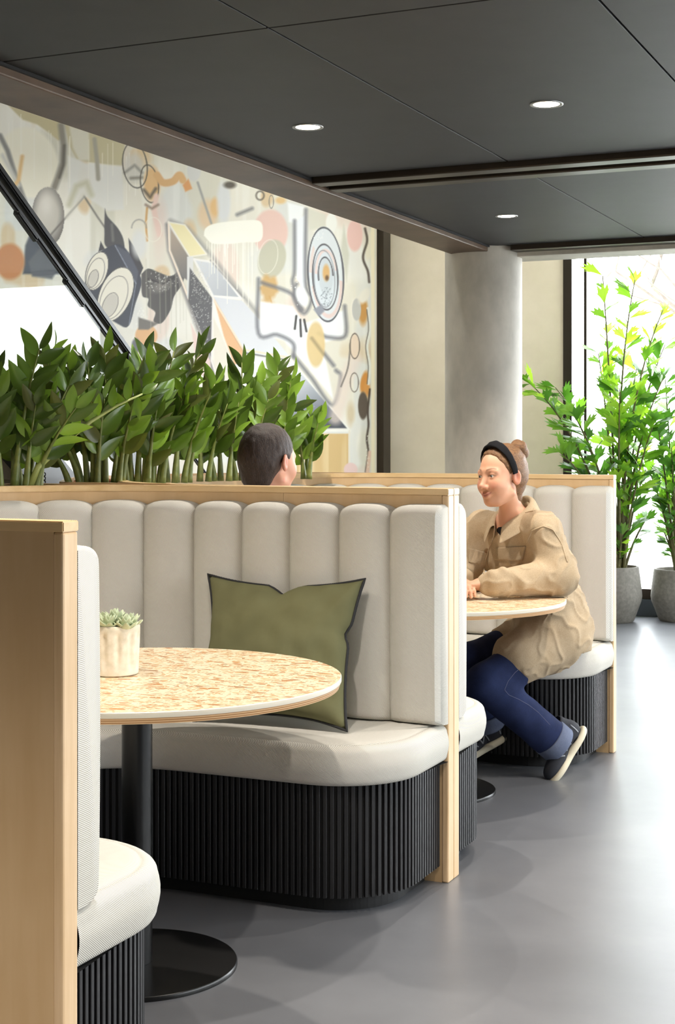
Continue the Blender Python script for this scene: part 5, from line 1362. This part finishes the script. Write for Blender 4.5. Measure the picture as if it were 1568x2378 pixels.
    def cloth_post(V):
        n = np.array([noise.noise(Vector(v*9.0)) for v in V])*.006+np.array([noise.noise(Vector((v[0]*22, v[1]*22, v[2]*11))) for v in V])*.0028
        n = n+np.array([(1-min(1, abs(noise.noise(Vector((v[0]*15+v[2]*7, v[1]*15, v[2]*12-v[0]*8))))*3.2))**2 for v in V])*.007-.002
        c = ch+(pe-ch)*np.clip(((V-ch)@(pe-ch))/((pe-ch)@(pe-ch)), 0, 1)[:, None]; d = V-c; d /= np.linalg.norm(d, axis=1)[:, None]+1e-9
        V = V+d*n[:, None]
        # cloth lies on the table and the seat rather than passing through
        V = off_table(V); cu = TX; cv = TY+PITCH+.03; ov = (np.hypot(V[:, 0]-cu, V[:, 1]-cv) < .535) & (V[:, 2] > .66) & (V[:, 2] < .7485); V[ov, 2] = .7485
        ov = (V[:, 1] > 5.90) & (V[:, 2] < .494); V[ov, 2] = .494
        ov = (V[:, 1] > 6.27) & (V[:, 2] > .45); V[ov, 1] = 6.27
        return V
    lo, hi = bounds(K); jk = sdf_obj('jacket', K, lo, hi, .0065, M['jacket'], e, O, 2, None, cloth_post)
    bv = BVHTree.FromPolygons([v.co[:] for v in jk.data.vertices], [p.vertices[:] for p in jk.data.polygons])
    # pocket flaps, placket, buttons, seams
    patch(jk, O, bv, ((1152, 1272), (1222, 1268), (1214, 1303), (1150, 1301)), 6.0, M['jacket'], 'pocket_flap', .004, .004)
    patch(jk, O, bv, ((1089, 1272), (1126, 1282), (1116, 1312), (1089, 1306)), 6.0, M['jacket'], 'pocket_flap', .004, .004)
    seam(jk, O, bv, ((1160, 1212), (1140, 1262), (1128, 1300), (1124, 1332)), 6.0, M['jacket'], 'placket_edge', .0035, .001)
    seam(jk, O, bv, ((1222, 1262), (1236, 1232), (1262, 1222), (1284, 1230), (1304, 1262), (1318, 1306)), 5.9, M['jacket'], 'shoulder_seam', .0028, .0005)
    seam(jk, O, bv, ((1186, 1205), (1222, 1190), (1254, 1184)), 5.9, M['jacket'], 'yoke_seam', .0025, .0005)
    for px, py in ((1131, 1279), (1100, 1351)):
        a = W(px, py, 5.0); d = (W(px, py, 6.0)-a).normalized(); h = bv.ray_cast(a-Vector(O), d)
        if h[0] is not None:
            V, Fc = lathe([(0, .0), (.009, 0), (.010, .002), (.008, .004), (0, .003)], 16, False); o = obj('button', V, Fc, M['button'], jk, True); o.location = h[0]-d*.001; o.rotation_mode = 'QUATERNION'; o.rotation_quaternion = (-d).to_track_quat('Z', 'Y')
    # collar: two folded leaves round the neck
    V, Fc = [], []; n, m = 30, 9
    nc = nk+np.array([0, 0, .024])+back*.008
    for i in range(n+1):
        a = math.radians(-158+316*i/n); dirr = back*math.cos(a)+left*math.sin(a); opn = abs(a)/math.radians(158)
        for j in range(m+1):
            t = j/m; up_ = (j == 0)
            top = .070*(1-opn**1.3)-.045*opn**2; rad = .062+.006*opn
            if t < .34: z = top-.055*(1-t/.34); r_ = rad-.006*(t/.34)             # stand
            else: q = (t-.34)/.66; z = top+.004-q*.058*(1+.35*opn); r_ = rad+.004+.036*q**.8   # leaf folded over
            V.append(nc+dirr*r_+np.array([0, 0, z])+fwd*(.045*opn**2)-O)
    for i in range(n):
        for j in range(m): Fc.append((i*(m+1)+j, (i+1)*(m+1)+j, (i+1)*(m+1)+j+1, i*(m+1)+j+1))
    co = obj('collar', V, Fc, M['jacket'], jk, True); md = co.modifiers.new('cloth', 'SOLIDIFY'); md.thickness = .006; md.offset = 0; co.modifiers.new('soft', 'SUBSURF').levels = 1
    # jeans
    D = Sdf(); D.ell(pe+[0, 0, -.005]+fwd*.03, (.12, .15, .095), np.array([fwd, left, [0, 0, 1]]), .05)
    D.cone(J['lhip']+[0, 0, .02], J['lkn'], .098, .078, .04); D.cone(J['lkn'], J['lan'], .078, .075, .035); D.cone(J['rhip']+[0, 0, .02], J['rkn'], .095, .078, .04); D.cone(J['rkn'], J['ran'], .078, .066, .035)
    ld = (J['lan']-J['lkn'])/np.linalg.norm(J['lan']-J['lkn']); rd = (J['ran']-J['rkn'])/np.linalg.norm(J['ran']-J['rkn'])
    D.P.append(('p', J['lan']-ld*.005, ld, 0, 0, .006, False)); D.P.pop()
    def jean_post(V):
        n = np.array([noise.noise(Vector(v*13.0)) for v in V])*.006; c = np.array([0, 0, 1.]); V = V+np.stack([n, n*.5, n*.3], 1)
        # flat at the hems
        for a, d in ((J['lan'], ld), (J['ran'], rd)):
            s = (V-a)@d; near = np.linalg.norm(V-a, axis=1) < .12; k = near & (s > .012); V[k] -= (s[k]-.012)[:, None]*d
        ov = (V[:, 1] > 5.93) & (V[:, 2] < .4935) & (V[:, 2] > .40); V[ov, 2] = .4935
        return V
    lo, hi = bounds(D); jn = sdf_obj('jeans', D, lo, hi, .0065, M['denim'], e, O, 2, None, jean_post)
    for a, d in ((J['lan'], ld), (J['ran'], rd)):      # rolled hems
        x = np.cross(d, [0, 0, 1.]); x /= np.linalg.norm(x); y = np.cross(d, x); V, Fc = [], []; n = 36
        prof = [(.070, .024), (.079, .026), (.0815, .020), (.0805, -.030), (.077, -.034), (.066, -.032)]
        for r_, s_ in prof:
            for k in range(n): th_ = 2*PI*k/n; V.append(a+d*s_+(x*math.cos(th_)+y*math.sin(th_))*(r_+.0015*math.sin(3*th_))-O)
        for j in range(len(prof)-1):
            for k in range(n): q = (k+1) % n; Fc.append((j*n+k, j*n+q, (j+1)*n+q, (j+1)*n+k))
        o = obj('turn_up', V, Fc, M['denim_light'], jn, True); fix_normals(o.data)
    bvj = BVHTree.FromPolygons([v.co[:] for v in jn.data.vertices], [p.vertices[:] for p in jn.data.polygons])
    seam(jn, O, bvj, ((1217, 1545), (1196, 1562), (1180, 1582), (1172, 1602), (1182, 1614), (1205, 1624), (1228, 1637), (1250, 1654), (1278, 1684)), 6.0, M['thread'], 'outer_seam', .0012, .0)
    # socks and shoes
    hl = W(1352, 1700, 6.08); tl = W(1300, 1797, 5.99); tl.z = .030; up = (Vector(J['lan'])-hl.lerp(tl, .3))
    for c0, c1 in ((J['lan']-ld*.02, npv(hl.lerp(tl, .18))+npv(up.normalized())*.03), (J['ran']-rd*.02, J['ran']+rd*.06)):
        Sk = Sdf(); Sk.cone(c0, c1, .034, .036, .02); lo, hi = bounds(Sk); sdf_obj('sock', Sk, lo, hi, .006, M['dark_cloth'], e, O, 1)
    shoe(e, O, hl, tl, up, '')
    hr = W(1172, 1712, 6.24); tr_ = W(1070, 1780, 6.14); tr_.z = .030; shoe(e, O, hr, tr_, Vector(J['ran'])-hr.lerp(tr_, .3), '')
woman()

def man():
    yc = 4.70
    C = npv(W(628, 1068, 5.26)); fdir = dirw(math.sin(math.radians(42)), math.cos(math.radians(42)), -.04); R = frame(fdir)
    f, l = R[0]*np.array([1, 1, 0]), R[1]; f /= np.linalg.norm(f)
    pe = C+np.array([0, 0, -.86+.03])-f*.0; pe[2] = .575; pe = pe-f*.02; nk = C+np.array([0, 0, -.19])-f*.03; ch = C+np.array([0, 0, -.42])-f*.01
    O = np.array([pe[0], pe[1], .492]); e = empty('person', tuple(O), 'man with short dark brown hair seen from behind over the booth back', 'person')
    S = Sdf(); head_prims(S, C, R, nk, False); lsh, rsh = nk+l*.19+[0, 0, -.06], nk-l*.19+[0, 0, -.06]
    S.cone(nk, ch, .08, .13, .05); S.cone(lsh, rsh, .06, .06, .05); S.cone(ch, pe, .13, .13, .05)
    lel, rel = lsh+f*.10+l*.03+[0, 0, -.27], rsh+f*.10-l*.03+[0, 0, -.27]; lwr, rwr = lel+f*.20-l*.10+[0, 0, .02], rel+f*.20+l*.10+[0, 0, .02]
    lwr[2] = rwr[2] = .79; lel[2] = max(lel[2], .80); rel[2] = max(rel[2], .80)
    for a, b, c in ((lsh, lel, lwr), (rsh, rel, rwr)): S.cone(a, b, .05, .042, .03); S.cone(b, c, .04, .026, .02)
    hand(S, lwr, f-l*.3, np.array([0, 0, -1.]), .185, .7, -1); hand(S, rwr, f+l*.3, np.array([0, 0, -1.]), .185, .7, 1)
    lo, hi = bounds(S); body = sdf_obj('body', S, lo, hi, .0042, M['skin'], e, O, 1, face_cols(C, R, (60, 44, 36), (170, 104, 96), np.array(lin((208, 154, 128)))))
    add_eyes(C, R, body, O)
    g = lambda x, y, z: C+np.array([x, y, z])@R
    Hh = Sdf(); Hh.ell(g(-.022, 0, .034), (.106, .083, .096), R, .02); Hh.cone(g(-.085, 0, -.01), g(-.078, 0, -.065), .045, .040, .05); Hh.cone(g(-.06, .045, -.02), g(-.062, .035, -.07), .030, .022, .04); Hh.cone(g(-.06, -.045, -.02), g(-.062, -.035, -.07), .030, .022, .04)
    Hh.P.append(('p', g(.070, 0, .075), np.array([.93, 0, -.36])@R, 0, 0, .012, True))
    for s in (1, -1): Hh.ell(g(.004, s*.086, -.03), (.032, .024, .042), R, .01, True)
    def hp(V):
        L = (V-C)@R.T; n = np.array([noise.noise(Vector((q[0]*70, q[1]*70, q[2]*28))) for q in L])*.0025; return V+((V-C)/np.linalg.norm(V-C, axis=1)[:, None])*n[:, None]
    lo, hi = bounds(Hh); sdf_obj('hair', Hh, lo, hi, .0035, M['hair_m'], e, O, 1, None, hp)
    K = Sdf(); K.cone(nk+[0, 0, -.035], ch, .078, .145, .05); K.cone(ch, pe, .145, .15, .05); K.cone(lsh, rsh, .07, .07, .05)
    for a, b, c in ((lsh, lel, lwr), (rsh, rel, rwr)): K.cone(a, b, .065, .055, .03); K.cone(b, c-(c-b)*.15, .054, .040, .02)
    K.cone(nk+[0, 0, .1], nk+[0, 0, -.03], .062, .060, .01, True)
    def mp_(V):
        ov = V[:, 1] < 4.49; V[ov, 1] = 4.49; ov = V[:, 2] < .494; V[ov, 2] = .494; return V
    lo, hi = bounds(K); sdf_obj('jumper', K, lo, hi, .009, M['shirt'], e, O, 3, None, mp_)
    D = Sdf(); kn = [pe+f*.42+l*s*.10+[0, 0, -.06] for s in (1, -1)]; an = [k+f*.02+[0, 0, -.42] for k in kn]
    for s, k, a in ((1, kn[0], an[0]), (-1, kn[1], an[1])): D.cone(pe+l*s*.08, k, .09, .07, .04); D.cone(k, a, .07, .055, .03)
    lo, hi = bounds(D); sdf_obj('trousers', D, lo, hi, .009, M['dark_cloth'], e, O, 2, None, lambda V: np.where((V[:, 2:3] < .494) & (V[:, 1:2] < 4.80), np.stack([V[:, 0], V[:, 1], np.full(len(V), .494)], 1), V))
    for a in an:
        hl = Vector(a-f*.06); hl.z = .014; tl = Vector(a+f*.20); tl.z = .014; shoe(e, O, hl, tl, Vector((0, 0, 1)), '')
man()
